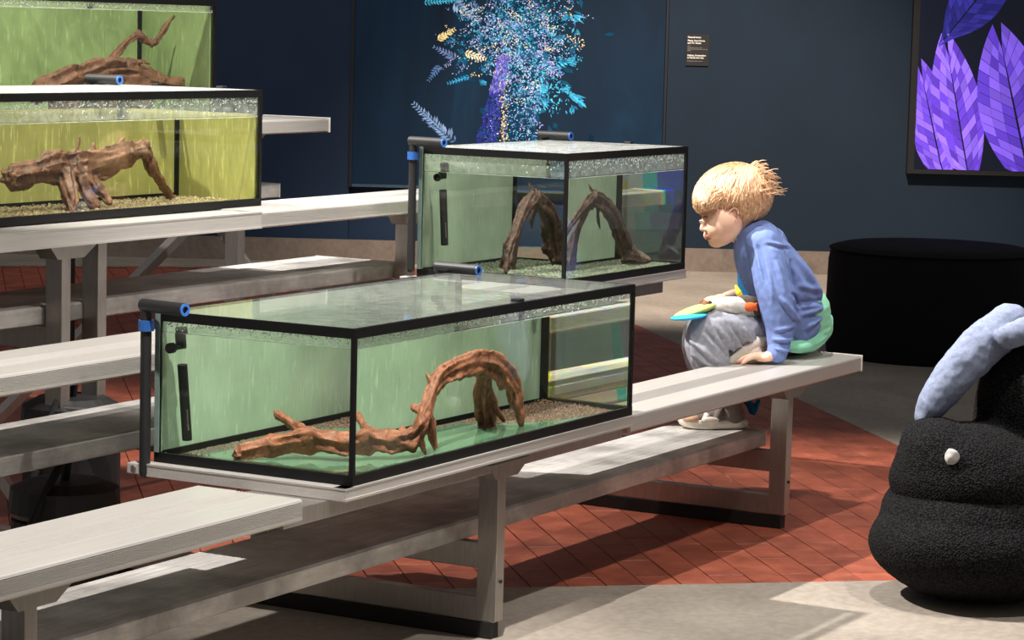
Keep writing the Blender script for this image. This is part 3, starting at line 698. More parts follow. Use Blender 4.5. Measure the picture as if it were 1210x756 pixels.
driftwood('flat reddish driftwood with a crooked branch in the uppermost aquarium', M['wood3'], [
    ([(-1.15, 2.15, 1.13), (-1.0, 2.15, 1.17), (-.9, 2.15, 1.185), (-.80, 2.15, 1.195), (-.70, 2.15, 1.19), (-.60, 2.15, 1.165), (-.5, 2.15, 1.158), (-.415, 2.15, 1.152)], [.03, .04, .036, .034, .034, .026, .02, .014]),
    ([(-1.05, 2.15, 1.06), (-.85, 2.15, 1.12), (-.65, 2.15, 1.13)], [.05, .06, .05]), ([(-.95, 2.14, 1.19), (-.86, 2.12, 1.215), (-.77, 2.12, 1.218)], [.02, .018, .012]),
    ([(-.835, 2.15, 1.20), (-.785, 2.15, 1.240), (-.735, 2.15, 1.276), (-.69, 2.15, 1.296), (-.645, 2.15, 1.285), (-.605, 2.15, 1.275), (-.575, 2.15, 1.295), (-.545, 2.15, 1.325), (-.505, 2.15, 1.358)], [.02, .012, .012, .014, .013, .012, .013, .011, .005]),
    ([(-.74, 2.14, 1.215), (-.68, 2.13, 1.22), (-.64, 2.13, 1.213)], [.012, .008, .004])], amp=.006, freq=20)

# ------------------------------------------------------------------ heaters and filter pipes
def heater(label, top, bot, wz):
    top, bot = np.array(top), np.array(bot); d = bot - top
    t = thing('aquarium_heater', label, 'heater', tuple(bot), 'heaters in the aquariums')
    part('body', cylbm(top + d * .30, bot, .0115, 16), M['blackplastic'], t)
    part('glass_tube', cylbm(top + d * .13, top + d * .30, .009, 16), M['glass'], t)
    part('cap', cylbm(top - d * .04, top + d * .13, .0125, 16), M['blackplastic'], t)
    part('holder', B_(((top[0] - .04, top[1] - .006, top[2] - .035), (top[0] + .022, top[1] + .006, top[2] - .026)), bevel=.002), M['blackplastic'], t)
    part('suction_cup', cylbm((top[0] - .042, top[1], top[2] - .03), (top[0] - .03, top[1], top[2] - .03), .011, 16), M['blackplastic'], t)
    bm = bmesh.new(); nrm = np.array([-.62, -.78, 0])
    for i in range(9):
        p_ = top + d * (.72 + .022 * i) + nrm * .0118; s = .0042 if i % 3 else .0055
        box(bm, (p_[0] - s * .78, p_[1] - .0004 + s * .0, p_[2] - .0016), (p_[0] + s * .78, p_[1] + .0004, p_[2] + .0016))
    part('lettering', bm, M['greyink'], t, 'pale print running down the tube')
heater('black tube heater hanging in the front aquarium', (-2.680, .435, .712), (-2.652, .428, .487), 0)
heater('black tube heater hanging in the aquarium beside the boy', (-.632, 1.03, .955), (-.60, 1.03, .732), 0)
def filter_pipe(label, corner, direction, length, drop, r=.0135):
    x, y, z = corner; d = np.array(direction, float); d /= np.linalg.norm(d)
    t = thing('filter_pipe', label, 'pipe', (x, y, z - drop), 'filter pipes on the aquariums')
    c = np.array(corner); a = c; b = c + d * length
    part('outlet_tube', cylbm(a, b, r, 20), M['blackplastic'], t)
    part('blue_ring', ringbm(b, d, r * .95, r * .55, .003), M['bluering'], t, 'blue ring on the open end')
    part('outlet_bore', cylbm(b - d * .001, b + d * .0006, r * .5, 14), M['bluering'] if False else M['black'], t)
    bm = bmesh.new(); tube(bm, [c + d * r * .8, c + d * r * .8 + np.array([0, 0, -drop])], .0115, 16); part('down_pipe', bm, M['blackplastic'], t)
    part('clamp', cylbm(c + d * r * .8 + np.array([0, 0, -.052]), c + d * r * .8 + np.array([0, 0, -.030]), .0165, 16), M['blue'], t, 'blue clamp')
    return t
def ringbm(c, d, r1, r0, th):
    bm = bmesh.new(); c = Vector(c); d = Vector(d); u = d.orthogonal().normalized(); v = d.cross(u); n_ = 24; R = []
    for k in range(n_):
        a = 2 * math.pi * k / n_; w_ = u * math.cos(a) + v * math.sin(a); R.append([bm.verts.new(c + w_ * r1), bm.verts.new(c + w_ * r1 + d * th), bm.verts.new(c + w_ * r0 + d * th), bm.verts.new(c + w_ * r0)])
    for k in range(n_):
        for j in range(4): bm.faces.new((R[k][j], R[(k + 1) % n_][j], R[(k + 1) % n_][(j + 1) % 4], R[k][(j + 1) % 4]))
    bmesh.ops.recalc_face_normals(bm, faces=bm.faces); return bm
filter_pipe('black filter pipe over the left rear corner of the front aquarium', (-2.728, .499, H + .326), (-.15, -.98, 0), .12, .345)
filter_pipe('black filter pipe over the far rear corner of the front aquarium', (-1.53, .515, H + .324), (-.1, -.99, 0), .125, .36)
filter_pipe('black filter pipe at the left rear corner of the aquarium beside the boy', (-.705, 1.10, H + .585), (-.15, -.98, 0), .12, .36)
filter_pipe('black filter pipe at the far rear corner of the aquarium beside the boy', (.06, 1.105, H + .585), (-.1, -.99, 0), .115, .36)
filter_pipe('black filter pipe on the olive backed aquarium', (-1.19, 1.86, H + .737), (-.1, -.99, 0), .12, .34)

# canister filter under the seats
def canister(label, loc, h, r):
    t = thing('canister_filter', label, 'filter', loc, 'canister filters under the bleacher'); x, y, z = loc
    bm = bmesh.new(); tube(bm, [(x, y, z), (x, y, z + .004), (x, y, z + h * .72), (x, y, z + h * .74)], [r * .96, r, r, r * .9], 24, False); part('body', bm, M['rubber'], t)
    bm = bmesh.new(); tube(bm, [(x, y, z + h * .745), (x, y, z + h * .78), (x, y, z + h * .95), (x, y, z + h)], [r, r * 1.06, r * 1.02, r * .7], 24, False); part('head', bm, M['blackplastic'], t)
    bm = bmesh.new(); stube(bm, [(x, y, z + h * .98), (x - .02, y - .02, z + h + .06), (x - .12, y - .03, z + h * .9), (x - .2, y, z + .1)], [.01] * 4, 8); part('hose', bm, M['rubber'], t)
canister('black canister filter on the floor behind the front seat plank', (-2.40, .96, 0), .31, .12)
canister('black canister filter on the floor farther under the seat rows', (-1.95, 1.3, 0), .42, .12)
# ------------------------------------------------------------------ the boy on the front seat
FWD = np.array([-_rt[0], -_rt[1], 0.0]); LEFT = -HH; ZUP = np.array([0, 0, 1.0])   # he faces along FWD; his left side is towards the viewer
def bp(u, v, side=0.0):            # u, v: sagittal drawing in px of 1/421 m, side: metres to his left
    d = 7.37 + (u - 840) * .0018
    return CAM + (FW + RT * (u - 605) / FPX - UP * (v - 378) / FPX) * (d - side)
PX = 1 / 421.0
boy = thing('person', 'blond boy in a blue sweatshirt sitting on the front seat looking into the aquarium', 'person', tuple(bp(945, 418)))
BAS = np.array([FWD, LEFT, ZUP])
def tilt(deg):                     # rotate the body axes in the sagittal plane (positive: nose down)
    a = math.radians(deg); f = FWD * math.cos(a) - ZUP * math.sin(a); z = ZUP * math.cos(a) + FWD * math.sin(a); return np.array([f, LEFT, z])
def pt(bm, L, seg=14, n=5): stube(bm, [bp(*l[:3]) for l in L], [l[3] * PX for l in L], seg, n)
HB = tilt(12)
skin = NT('skin'); v = skin.coords(); f = skin.noise(v, 14, 3)
c = skin.ramp(f, [(.35, lin(232, 182, 156)), (.7, lin(244, 200, 174))]); skin.bsdf(c, .5, 0, None, .4, **{'Subsurface Weight': .12, 'Subsurface Scale': .006})
M['skin'] = skin.m
def face_bm():
    bm = bmesh.new()
    ellip(bm, bp(866, 233), (42 * PX, 33 * PX, 37 * PX), 4, HB)                    # skull
    ellip(bm, bp(853.5, 262), (24.5 * PX, 27 * PX, 25.5 * PX), 4, tilt(22))          # face
    for s in (-1, 1):
        pt(bm, [(848, 284, s * .008, 8), (856, 280, s * .034, 9.5), (866, 270, s * .050, 10), (868, 258, s * .056, 9)])   # jaw
        ellip(bm, bp(845, 270, s * .024), (11 * PX, 12 * PX, 12 * PX), 3)          # cheek
    ellip(bm, bp(846.5, 286), (7.5 * PX, 10 * PX, 7 * PX), 3)                      # chin
    ellip(bm, bp(840.5, 278), (5.5 * PX, 11 * PX, 7 * PX), 3)
    pt(bm, [(832.5, 260, 0, 3.6), (830.6, 266, 0, 3.1), (829.6, 270.2, 0, 3.1)], 10)   # nose
    for s in (-1, 1): ellip(bm, bp(832.8, 271.6, s * .0075), (3.4 * PX, 2.6 * PX, 2.4 * PX), 2)
    ellip(bm, bp(835.6, 278), (3.2 * PX, 7.5 * PX, 2.2 * PX), 2, tilt(15)); ellip(bm, bp(838.2, 282.3), (3.2 * PX, 6.5 * PX, 2.1 * PX), 2, tilt(10))
    pt(bm, [(868, 258, 0, 21), (880, 272, 0, 20), (896, 288, 0, 22)])              # neck
    pt(bm, [(896, 286, 0, 24), (915, 318, 0, 30), (940, 360, 0, 32), (948, 390, 0, 30)])
    for s in (-1, 1):                                                             # legs inside the trousers
        pt(bm, [(940, 394, s * .055, 12), (885, 391, s * .078, 10), (836, 394, s * .08, 16)])
        pt(bm, [(836, 394, s * .08, 17), (850, 438, s * .075, 13), (866, 486, s * .07, 9)])
    # left arm down to the seat, right forearm across the lap
    pt(bm, [(898, 290, .08, 17), (905, 298, .125, 16), (917, 345, .165, 12), (921, 372, .180, 11), (919.5, 400, .183, 8.5), (916, 417, .186, 8)])
    pt(bm, [(898, 290, -.08, 17), (902, 298, -.125, 15), (898, 335, -.15, 13), (890, 354, -.14, 12), (872, 350, -.10, 9.5), (856, 353, -.06, 7)])
    return bm
bm = face_bm()
# left hand: palm on the plank, four fingers and a thumb
zs = H + .0005
wr_ = bp(915, 419, .188); palm = wr_ + FWD * .030; palm[2] = H + .019
ellip(bm, palm, (.032, .029, .014), 3, np.array([FWD, LEFT, ZUP]))
ellip(bm, (np.array(wr_) + palm) / 2, (.03, .018, .014), 3)
for k, (off, ln, spread) in enumerate(((-.024, .046, -.14), (-.008, .056, .02), (.009, .053, .2), (.024, .042, .42))):
    b0 = palm + FWD * .022 + LEFT * off; dr = FWD * math.cos(spread) + LEFT * math.sin(spread)
    pts_ = [b0 - dr * .02, b0 + dr * .004, b0 + dr * ln * .55, b0 + dr * ln]; zz = (H + .022, H + .024, H + .019, H + .0068)
    for p_, z_ in zip(pts_, zz): p_[2] = z_
    stube(bm, pts_, [.0085, .0085, .0076, .0062], 10, 4)
b0 = palm - LEFT * .018; dr = FWD * .75 - LEFT * .66
pts_ = [b0 - dr * .012, b0 + dr * .014, b0 + dr * .038]
for p_, z_ in zip(pts_, (H + .015, H + .014, H + .0075)): p_[2] = z_
stube(bm, pts_, [.009, .0085, .0065], 10, 4)
# right hand resting on the toy
rp = np.array(bp(850, 352, -.055)); ellip(bm, rp, (.022, .022, .011), 3, tilt(15))
for off, ln in ((-.018, .03), (-.006, .036), (.007, .034), (.018, .026)):
    b0 = rp + FWD * .014 + LEFT * off; stube(bm, [b0 - FWD * .01, b0 + FWD * ln * .5 - ZUP * .004, b0 + FWD * ln - ZUP * .016], [.0065, .0062, .005], 10, 4)
b0 = rp + LEFT * .018; stube(bm, [b0, b0 + LEFT * .012 + FWD * .014 - ZUP * .004, b0 + LEFT * .014 + FWD * .03 - ZUP * .012], [.007, .0065, .005], 10, 4)
me = remesh(bm, .0024, 3, .5)
def uv_(co): 
    q = np.array(co) - CAM; z = q @ FW; return 605 + FPX * (q @ RT) / z, 378 - FPX * (q @ UP) / z
bb = bmesh.new(); bb.from_mesh(me); sel = []
for v_ in bb.verts:
    u, w_ = uv_(v_.co)
    if w_ < 300 and u < 905 and not (u < 839.5 and 255 < w_ < 288 and abs((np.array(v_.co) - np.array(bp(u, w_))) @ LEFT) < .02): sel.append(v_)
for _ in range(14): bmesh.ops.smooth_vert(bb, verts=sel, factor=.5, use_axis_x=True, use_axis_y=True, use_axis_z=True)
bb.to_mesh(me); bb.free(); me.update(); me.materials.append(M['skin'])
from mathutils.bvhtree import BVHTree
def tree(*mes):
    vs, fs = [], []
    for m_ in mes:
        k = len(vs); vs += [v_.co.copy() for v_ in m_.vertices]; fs += [tuple(i + k for i in p_.vertices) for p_ in m_.polygons]
    return BVHTree.FromPolygons(vs, fs)
body_bvh = tree(me); head_me = me
body = obj('body', me, None, boy)
# ears: a rim, a hollow and a lobe
for s in (1, -1):
    bm = bmesh.new(); c0 = np.array(bp(866.5, 254.5, s * .0745))
    ring = [c0 + FWD * (5.6 * PX * math.cos(a)) * (1 if math.sin(a) > -.3 else .7) + ZUP * (8.6 * PX * math.sin(a)) + LEFT * s * .004 - FWD * .0022 * math.sin(a) for a in np.linspace(-2.5, 2.9, 18)]
    tube(bm, ring, .0032, 8); ellip(bm, c0 - LEFT * s * .002, (4.6 * PX, .0035, 7.4 * PX), 3, tilt(-8)); ellip(bm, c0 - ZUP * 7.6 * PX + FWD * .002, (.005, .0035, .005), 2)
    part_ear = part('ear', remesh(bm, .0011, 2), M['skin'], boy)
# eyes, lashes, brows, lips
M['eyewhite'] = plain('eye_white', (226, 214, 206), .3); M['iris'] = plain('blue_grey_iris', (70, 84, 96), .25); M['lash'] = plain('lash_brown', (96, 62, 44), .7); M['lip'] = plain('lip_pink', (204, 122, 108), .45)
def onface(u, v_, az, s, depth=0.0):      # point of the face seen under azimuth az, pushed in by depth
    d = FWD * math.cos(az) + LEFT * s * math.sin(az); c0 = np.array(bp(u, v_, 0)); h_ = body_bvh.ray_cast(Vector(c0 + d * .2), Vector(-d))
    return (np.array(h_[0]) if h_[0] is not None else c0 + d * .06) - d * depth, d
for s in (1, -1):
    AZ = .62; e0, od = onface(856, 262.5, AZ, s, .0062); lx = np.cross(od, ZUP) * s
    bm = bmesh.new(); ellip(bm, e0, (.0088, .0088, .0070), 3, np.array([od, lx, ZUP])); part('eye', bm, M['eyewhite'], boy, None, True)
    bm = bmesh.new(); ellip(bm, e0 + od * .0064 - ZUP * .0006, (.0028, .0040, .0042), 2, np.array([od, lx, ZUP])); part('iris', bm, M['iris'], boy, 'blue grey iris', True)
    ar = [e0 + od * (.0086 * math.cos(q * .9)) + lx * (.0105 * math.sin(q)) + ZUP * (.0056 * math.cos(q) - .0008) for q in np.linspace(-1.3, 1.3, 9)]
    bm = bmesh.new(); tube(bm, [p_ + ZUP * .0012 - od * .001 for p_ in ar], .0024, 6); part('eyelid', bm, M['skin'], boy, None, True)
    bm = bmesh.new(); tube(bm, ar, [.0006, .0009, .0011, .0012, .0012, .0012, .0011, .0009, .0006], 6); part('eyelash', bm, M['lash'], boy)
    bm = bmesh.new(); tube(bm, [onface(856, v_, a_, s, .0004)[0] for v_, a_ in ((257.4, .25), (255.8, .45), (255.2, .65), (256.2, .95))], [.0009, .0016, .0015, .0006], 6); part('eyebrow', bm, bpy.data.materials['lash_brown'], boy)
bm = bmesh.new(); ellip(bm, bp(835.0, 278.6), (3.1 * PX, 7.2 * PX, 1.6 * PX), 2, tilt(15)); ellip(bm, bp(837.6, 282.1), (3.1 * PX, 6.2 * PX, 1.6 * PX), 2, tilt(10)); part('lips', bm, M['lip'], boy, None, True)

# hair: a shaped cap and many locks running from the crown
t = NT('blond_hair'); v = t.coords(); f = t.noise(v, 70, 4, .6, 1.5); gm = t.n('ShaderNodeNewGeometry')
c = t.ramp(f, [(.3, lin(208, 152, 110)), (.55, lin(242, 202, 162)), (.75, lin(253, 232, 202))])
c = t.mix(1, c, t.ramp(gm.outputs['Random Per Island'], [(0, (.68, .64, .6, 1)), (1, (1.1, 1.1, 1.1, 1))]), 'MULTIPLY'); t.bsdf(c, .42, 0, t.bump(f, .5, .002)); M['hair'] = t.m
HC = np.array(bp(867, 229)); HBA = tilt(14)
bm = bmesh.new(); ellip(bm, bp(866.5, 231.5), (46 * PX, 36.5 * PX, 37.5 * PX), 4, HB); ellip(bm, bp(836, 238), (16 * PX, 28 * PX, 17 * PX), 3, tilt(-20)); ellip(bm, bp(890, 238), (20 * PX, 31 * PX, 20 * PX), 3, HB)
me = remesh(bm, .0035, 10); displace(me, lambda co, n_: .0014 * noise.noise(co * 50))
HL = ((800, 252), (824, 253), (836, 249), (850, 247), (858, 249), (863, 244), (872, 245), (876, 258), (884, 262), (912, 262), (930, 262))
def hairline(u):
    for (a, b), (c, d) in zip(HL, HL[1:]):
        if u <= c: return b + (d - b) * max(0, (u - a)) / (c - a)
    return 262
bb = bmesh.new(); bb.from_mesh(me)
bmesh.ops.delete(bb, geom=[v_ for v_ in bb.verts if uv_(v_.co)[1] > hairline(uv_(v_.co)[0])], context='VERTS'); bb.to_mesh(me); bb.free(); me.update(); me.materials.append(M['hair'])
hair = part('hair', me, None, boy)
bvh = tree(head_me, me)
HC2 = np.array(bp(866, 240)); crown = np.array([-.50, .05, .86]); crown /= np.linalg.norm(crown)
e1 = np.array([1, 0, 0]) - crown * crown[0]; e1 /= np.linalg.norm(e1); e2 = np.cross(crown, e1)
def scalp(th, ph, lift):
    d = crown * math.cos(th) + (e1 * math.cos(ph) + e2 * math.sin(ph)) * math.sin(th); dw = d @ HB
    h_ = bvh.ray_cast(Vector(HC2 + dw * .2), Vector(-dw)); q = np.array(h_[0]) if h_[0] is not None else HC2 + dw * .09
    return q + dw * lift, dw
bm = bmesh.new(); made = 0
while made < 2300:
    ph = random.uniform(-math.pi, math.pi); th0 = random.uniform(.02, 1.9); th1 = th0 + random.uniform(.4, .85); sw = random.uniform(-.1, .42); lf = random.uniform(.0, .004); cu = random.uniform(.2, 1)
    pts_, ok_ = [], True
    for k in range(6):
        q = k / 5; p_, d = scalp(th0 + (th1 - th0) * q, ph + sw * q * math.sin(min(1.5, th0 + .3)), lf + .0024 * math.sin(q * 3) * cu - .0015 * q)
        u, v_ = uv_(p_)
        if v_ > hairline(u) + 3.5 + random.uniform(-2, 2.5): 
            ok_ = k >= 3; break
        pts_.append(p_)
    if not ok_ or len(pts_) < 3: continue
    n_ = len(pts_); tube(bm, pts_, [.0027 * (1 - k / (n_ - 1)) ** .6 * (.6 + .4 * min(1, k)) + .0004 for k in range(n_)], 4); made += 1
for i in range(90):                                     # windblown tufts at the back of the crown
    p_, o_ = scalp(random.uniform(.1, 1.0), random.uniform(2.2, 4.1), 0)
    l_ = random.uniform(.015, .036); back = -FWD * random.uniform(.5, 1.0) + ZUP * random.uniform(-.5, .3) + LEFT * random.uniform(-.4, .4)
    tube(bm, [p_ - o_ * .003, p_ + o_ * l_ * .35 + back * l_ * .25, p_ + o_ * l_ * .42 + back * l_ * .75, p_ + o_ * l_ * .3 + back * l_ * 1.2], [.0026, .0022, .0014, .0004], 4)
part('hair_locks', bm, M['hair'], boy, 'loose blond locks', kind='stuff')

# clothes
def cloth(name, rgb, var=.12, scale=180, bump=.0008, rough=.85):
    t = NT(name); v = t.coords(); f = t.noise(v, scale, 3); g = t.noise(v, 9, 4); c0 = lin(*rgb); d = tuple(x * (1 - var) for x in c0[:3]) + (1,)
    c = t.ramp(t.mix(.4, f, g), [(.35, d), (.6, c0)]); t.bsdf(c, rough, 0, t.bump(f, .35, bump), .2); return t.m
M['sweat'] = cloth('blue_sweatshirt_fleece', (116, 136, 190)); M['pants'] = cloth('heather_grey_jersey', (158, 160, 170), .3, 90)
M['mint'] = cloth('mint_shirt', (150, 222, 186)); M['teal'] = cloth('teal_shirt_front', (22, 96, 140)); M['khaki'] = cloth('pale_khaki_cloth', (212, 205, 192))
def folds(centres):                                     # creases drawn in the sagittal plane on the side towards the viewer
    L = [(np.array(bp(u, v_, 0)), np.array(bp(u + du, v_ + dv, 0)), wd, dp) for u, v_, s, du, dv, wd, dp in centres]
    L = [(np.array([a @ FWD, a @ ZUP]), np.array([b @ FWD, b @ ZUP]), wd, dp) for a, b, wd, dp in L]
    def f(co, n_):
        h = .0020 * noise.noise(co * 24) + .0012 * noise.noise(co * 60); sd = n_.x * LEFT[0] + n_.y * LEFT[1]
        if sd < .05: return h
        q = np.array([co.x * FWD[0] + co.y * FWD[1], co.z])
        for a, b, wd, dp in L:
            ab = b - a; k = min(1, max(0, (q - a) @ ab / (ab @ ab))); r = q - a - ab * k; dd = math.hypot(r[0], r[1])
            if dd < wd * 4:
                sg = 1 if ab[0] * r[1] - ab[1] * r[0] > 0 else -1
                h += dp * (math.exp(-(dd / wd) ** 2) - .55 * math.exp(-((dd - wd * 1.5 * sg) / (wd * .8)) ** 2)) * (1 - abs(2 * k - 1) ** 2.5) * min(1, sd * 2)
        return h
    return f
bm = bmesh.new()
for s in (-.052, .052):
    pt(bm, [(893, 286, s, 26), (904, 305, s, 34), (923, 335, s, 39), (937, 360, s, 38), (941, 378, s * 1.2, 32)])
    pt(bm, [(925, 352, s * 1.3, 30), (934, 376, s * 1.45, 27), (941, 391, s * 1.5, 22)])
    pt(bm, [(888, 284, s * .9, 20), (884, 302, s * .9, 17), (898, 330, s, 22)])
pt(bm, [(888, 277, 0, 22), (902, 292, 0, 30)])
for s in (1, -1): pt(bm, [(898, 284, s * .06, 25), (902, 290, s * .11, 22)])
pt(bm, [(903, 289, .105, 22), (908, 312, .14, 21.5), (913, 338, .168, 21), (918, 358, .178, 22), (921, 376, .182, 20.5), (921.5, 392, .184, 17), (920.5, 404, .186, 14.5), (919.5, 414, .187, 12.5)])
pt(bm, [(902, 288, -.105, 22), (905, 318, -.14, 20), (899, 342, -.15, 18), (888, 352, -.13, 14)])
me = remesh(bm, .0036, 4); displace(me, folds([
    (905, 402, 0, 30, 3, .0045, .009), (904, 392, 0, 30, -2, .005, .008), (906, 382, 0, 30, -10, .005, .006), (912, 340, 0, 26, 34, .007, .009), (926, 336, 0, 14, 22, .005, -.010), (928, 300, 0, 4, 40, .006, -.012), (936, 296, 0, 24, 44, .008, .008),
    (932, 352, 0, 40, -4, .008, -.008), (938, 366, 0, 34, -10, .007, .008), (890, 284, 0, 8, 44, .005, -.009), (898, 280, 0, 34, 8, .005, .006), (900, 310, 0, 6, 40, .006, .006), (908, 300, 0, 12, 36, .006, .006), (950, 312, 0, 18, 40, .008, .008), (942, 384, 0, 30, -20, .006, .007), (878, 296, 0, 10, 44, .006, .006), (936, 330, 0, 34, 10, .008, .007)]))
me.materials.append(M['sweat']); part('sweatshirt', me, None, boy)
bm = bmesh.new(); pt(bm, [(907.5 + 1, 414.5, .1635, 12.3), (916.8, 418, .1608, 12.3)] if False else [(919.5, 410.5, .187, 13), (918, 417.5, .188, 12.4)], 16, 3); me = remesh(bm, .003, 2); me.materials.append(M['sweat']); part('cuff', me, None, boy)
bm = bmesh.new()
for s in (-.06, .06): pt(bm, [(951, 368, s, 32), (956, 386, s, 27), (950, 398, s, 21)])
pt(bm, [(931, 409, .105, 6), (944, 409, .115, 9), (960, 402, .105, 12), (972, 390, .07, 12), (976, 378, .04, 9)])
me = remesh(bm, .004, 4); displace(me, folds([(934, 411, .14, 44, -22, .006, .004), (938, 402, .14, 40, -24, .005, -.004)])); me.materials.append(M['mint']); part('shirt', me, None, boy, 'mint green shirt hem')
bm = bmesh.new(); pt(bm, [(890, 304, 0, 16), (892, 318, .0, 22), (899, 340, 0, 28), (908, 366, 0, 28)]); me = remesh(bm, .004, 3); me.materials.append(M['teal']); part('shirt_front', me, None, boy, 'teal shirt front')
bm = bmesh.new(); pt(bm, [(866, 286, 0, 0.1), (866, 286, 0, .1)] if False else [(871, 282, .03, 3), (877, 287, .048, 3), (886, 288, .058, 3)], 8); part('collar', bm, M['mint'], boy, 'mint green collar', True)
M['yellow'] = cloth('yellow_print', (226, 214, 70)); bm = bmesh.new(); pt(bm, [(869.5, 338, .058, 1.5), (872.5, 345, .064, 4), (876, 352, .07, 3), (877.5, 357, .07, 1.2)], 8); part('stripe', bm, M['yellow'], boy, 'yellow stripe on the shirt front', True)
bm = bmesh.new()
for s in (1, -1):
    k = .008 if s < 0 else 0
    pt(bm, [(945, 396, s * .055, 18), (912, 388, s * .075, 15), (880, 390, s * .082, 20), (862, 392, s * .084, 24), (838, 391, s * .084, 25)] if s > 0 else [(945, 396, -.06, 24), (905, 398, -.075, 24), (865, 392, -.083, 23), (826, 391, -.086, 19)])
    pt(bm, [(838, 391, .084, 25), (835, 408, .084, 26), (840, 428, .08, 23), (847, 450, .075, 19), (853, 470, .07, 16), (857, 484, .07, 14)] if s > 0 else [(826, 391, -.086, 19), (823, 408, -.086, 18), (828, 430, -.08, 17), (838, 455, -.075, 16), (845, 482, -.07, 13)])
me = remesh(bm, .0042, 5)
displace(me, folds([(812, 396, 0, 36, 26, .006, .010), (812, 410, 0, 38, 24, .006, .009), (818, 424, 0, 36, 18, .006, .008), (828, 384, 0, 34, 34, .006, -.009), (842, 376, 0, 26, 40, .006, .010), (858, 376, 0, 22, 32, .006, -.009), (872, 378, 0, 16, 28, .006, .009), (814, 384, 0, 4, 44, .006, .007), (888, 380, 0, 8, 26, .007, -.008), (835, 440, 0, 26, 10, .006, .008), (838, 456, 0, 24, 8, .005, -.008)]))
me.materials.append(M['pants']); part('trousers', me, None, boy, 'heather grey jersey trousers')

# sneakers
M['sole'] = plain('off_white_sole', (222, 214, 198), .6); M['tan'] = cloth('tan_shoe_panel', (186, 152, 126)); M['greyshoe'] = cloth('grey_brown_shoe_mesh', (112, 102, 98)); M['strap'] = plain('white_strap', (216, 206, 192), .55)
def sneaker(side, du, dv, lab):
    Z0 = .2645; p_ = np.array(bp(842 + du, 500, side)); p_[2] = Z0; fx = FWD * .985 + LEFT * (.12 if side > 0 else .02); fx /= np.linalg.norm(fx); lx = np.cross(ZUP, fx)
    def w_(x, y, z): return p_ + fx * x + lx * y + ZUP * z
    n_ = 26; prof = []
    for i in range(n_):
        a = 2 * math.pi * i / n_; x = .098 * math.cos(a); wdt = (.036 + .006 * math.cos(a)) * (1 if x > 0 else .9); prof.append((x, wdt * math.copysign(abs(math.sin(a)) ** .75, math.sin(a))))
    bm = bmesh.new(); rings = []
    for z, k in ((0, .95), (.003, 1.0), (.014, 1.02), (.022, .985), (.024, .9)):
        rings.append([bm.verts.new(w_(x * k, y * k, z + (.016 * max(0, x / .098) ** 3 if z > .001 else .009 * max(0, x / .098) ** 4))) for x, y in prof])
    for r in range(4):
        for i in range(n_): bm.faces.new((rings[r][i], rings[r][(i + 1) % n_], rings[r + 1][(i + 1) % n_], rings[r + 1][i]))
    bm.faces.new(rings[0][::-1]); bm.faces.new(rings[-1]); sh = part('sneaker', bm, M['sole'], boy, lab, True)
    bm = bmesh.new()
    ellip(bm, w_(.05, 0, .026), (.042, .034, .020), 3, np.array([fx, lx, ZUP])); ellip(bm, w_(0, 0, .032), (.055, .033, .028), 3, np.array([fx, lx, ZUP]))
    ellip(bm, w_(-.052, 0, .036), (.038, .032, .036), 3, np.array([fx, lx, ZUP])); stube(bm, [w_(-.05, 0, .05), w_(-.05, 0, .085)], [.034, .03], 14, 3)
    me = remesh(bm, .003, 4); me.materials.append(M['greyshoe']); part_sub('upper', me, None, sh)
    bm = bmesh.new(); ellip(bm, w_(.060, 0, .026), (.038, .0365, .0195), 3, np.array([fx, lx, ZUP])); part_sub('toe_panel', bm, M['tan'], sh, 'tan toe panel', True)
    for x, z, wd_ in ((.030, .050, .011), (-.002, .066, .012)):
        bm = bmesh.new(); R0 = []
        for k in range(13):
            a = math.pi * k / 12; yy, zz_ = math.cos(a), math.sin(a); row_ = []
            for dx_, of in ((-wd_, 0), (-wd_, .003), (wd_, .003), (wd_, 0)): row_.append(bm.verts.new(w_(x + dx_ - .016 * zz_, (.0345 + of) * yy, .022 + (z - .022 + of) * zz_)))
            R0.append(row_)
        for k in range(12):
            for q in range(4): bm.faces.new((R0[k][q], R0[k][(q + 1) % 4], R0[k + 1][(q + 1) % 4], R0[k + 1][q]))
        bm.faces.new(R0[0][::-1]); bm.faces.new(R0[-1]); bmesh.ops.recalc_face_normals(bm, faces=bm.faces); part_sub('strap', bm, M['khaki'] if x > 0 else M['greyshoe'], sh, None, True)
    bm = bmesh.new(); ellip(bm, w_(.012, .0350, .024), (.028, .0045, .011), 2, np.array([fx, lx, ZUP])); part_sub('side_panel', bm, M['strap'], sh, None, True)
sneaker(.07, 0, 0, 'tan, grey and white sneaker nearer the viewer'); sneaker(-.035, -8, 0, 'tan, grey and white sneaker on the far foot')

# things by the boy
bm = bmesh.new()
for sd in (.02, .05, .08, .11):
    pt(bm, [(857, 429 + sd * 8, sd, 3), (876, 416, sd + .01, 6.5), (896, 402, sd + .012, 7), (910, 402, sd, 8)], 8, 3); pt(bm, [(864, 428, sd, 4), (890, 420, sd + .008, 9), (916, 414, sd, 9)], 8, 3)
me = remesh(bm, .004, 4)
for v_ in me.vertices: v_.co.z = max(v_.co.z, H + .001)
displace(me, folds([(866, 420, .13, 34, -20, .006, .004), (872, 424, .13, 30, -14, .005, -.003)])); me.materials.append(M['khaki']); o = obj('folded_cloth', me); tag(o, 'pale khaki cloth bunched on the seat plank under the boy\'s thigh', 'cloth')
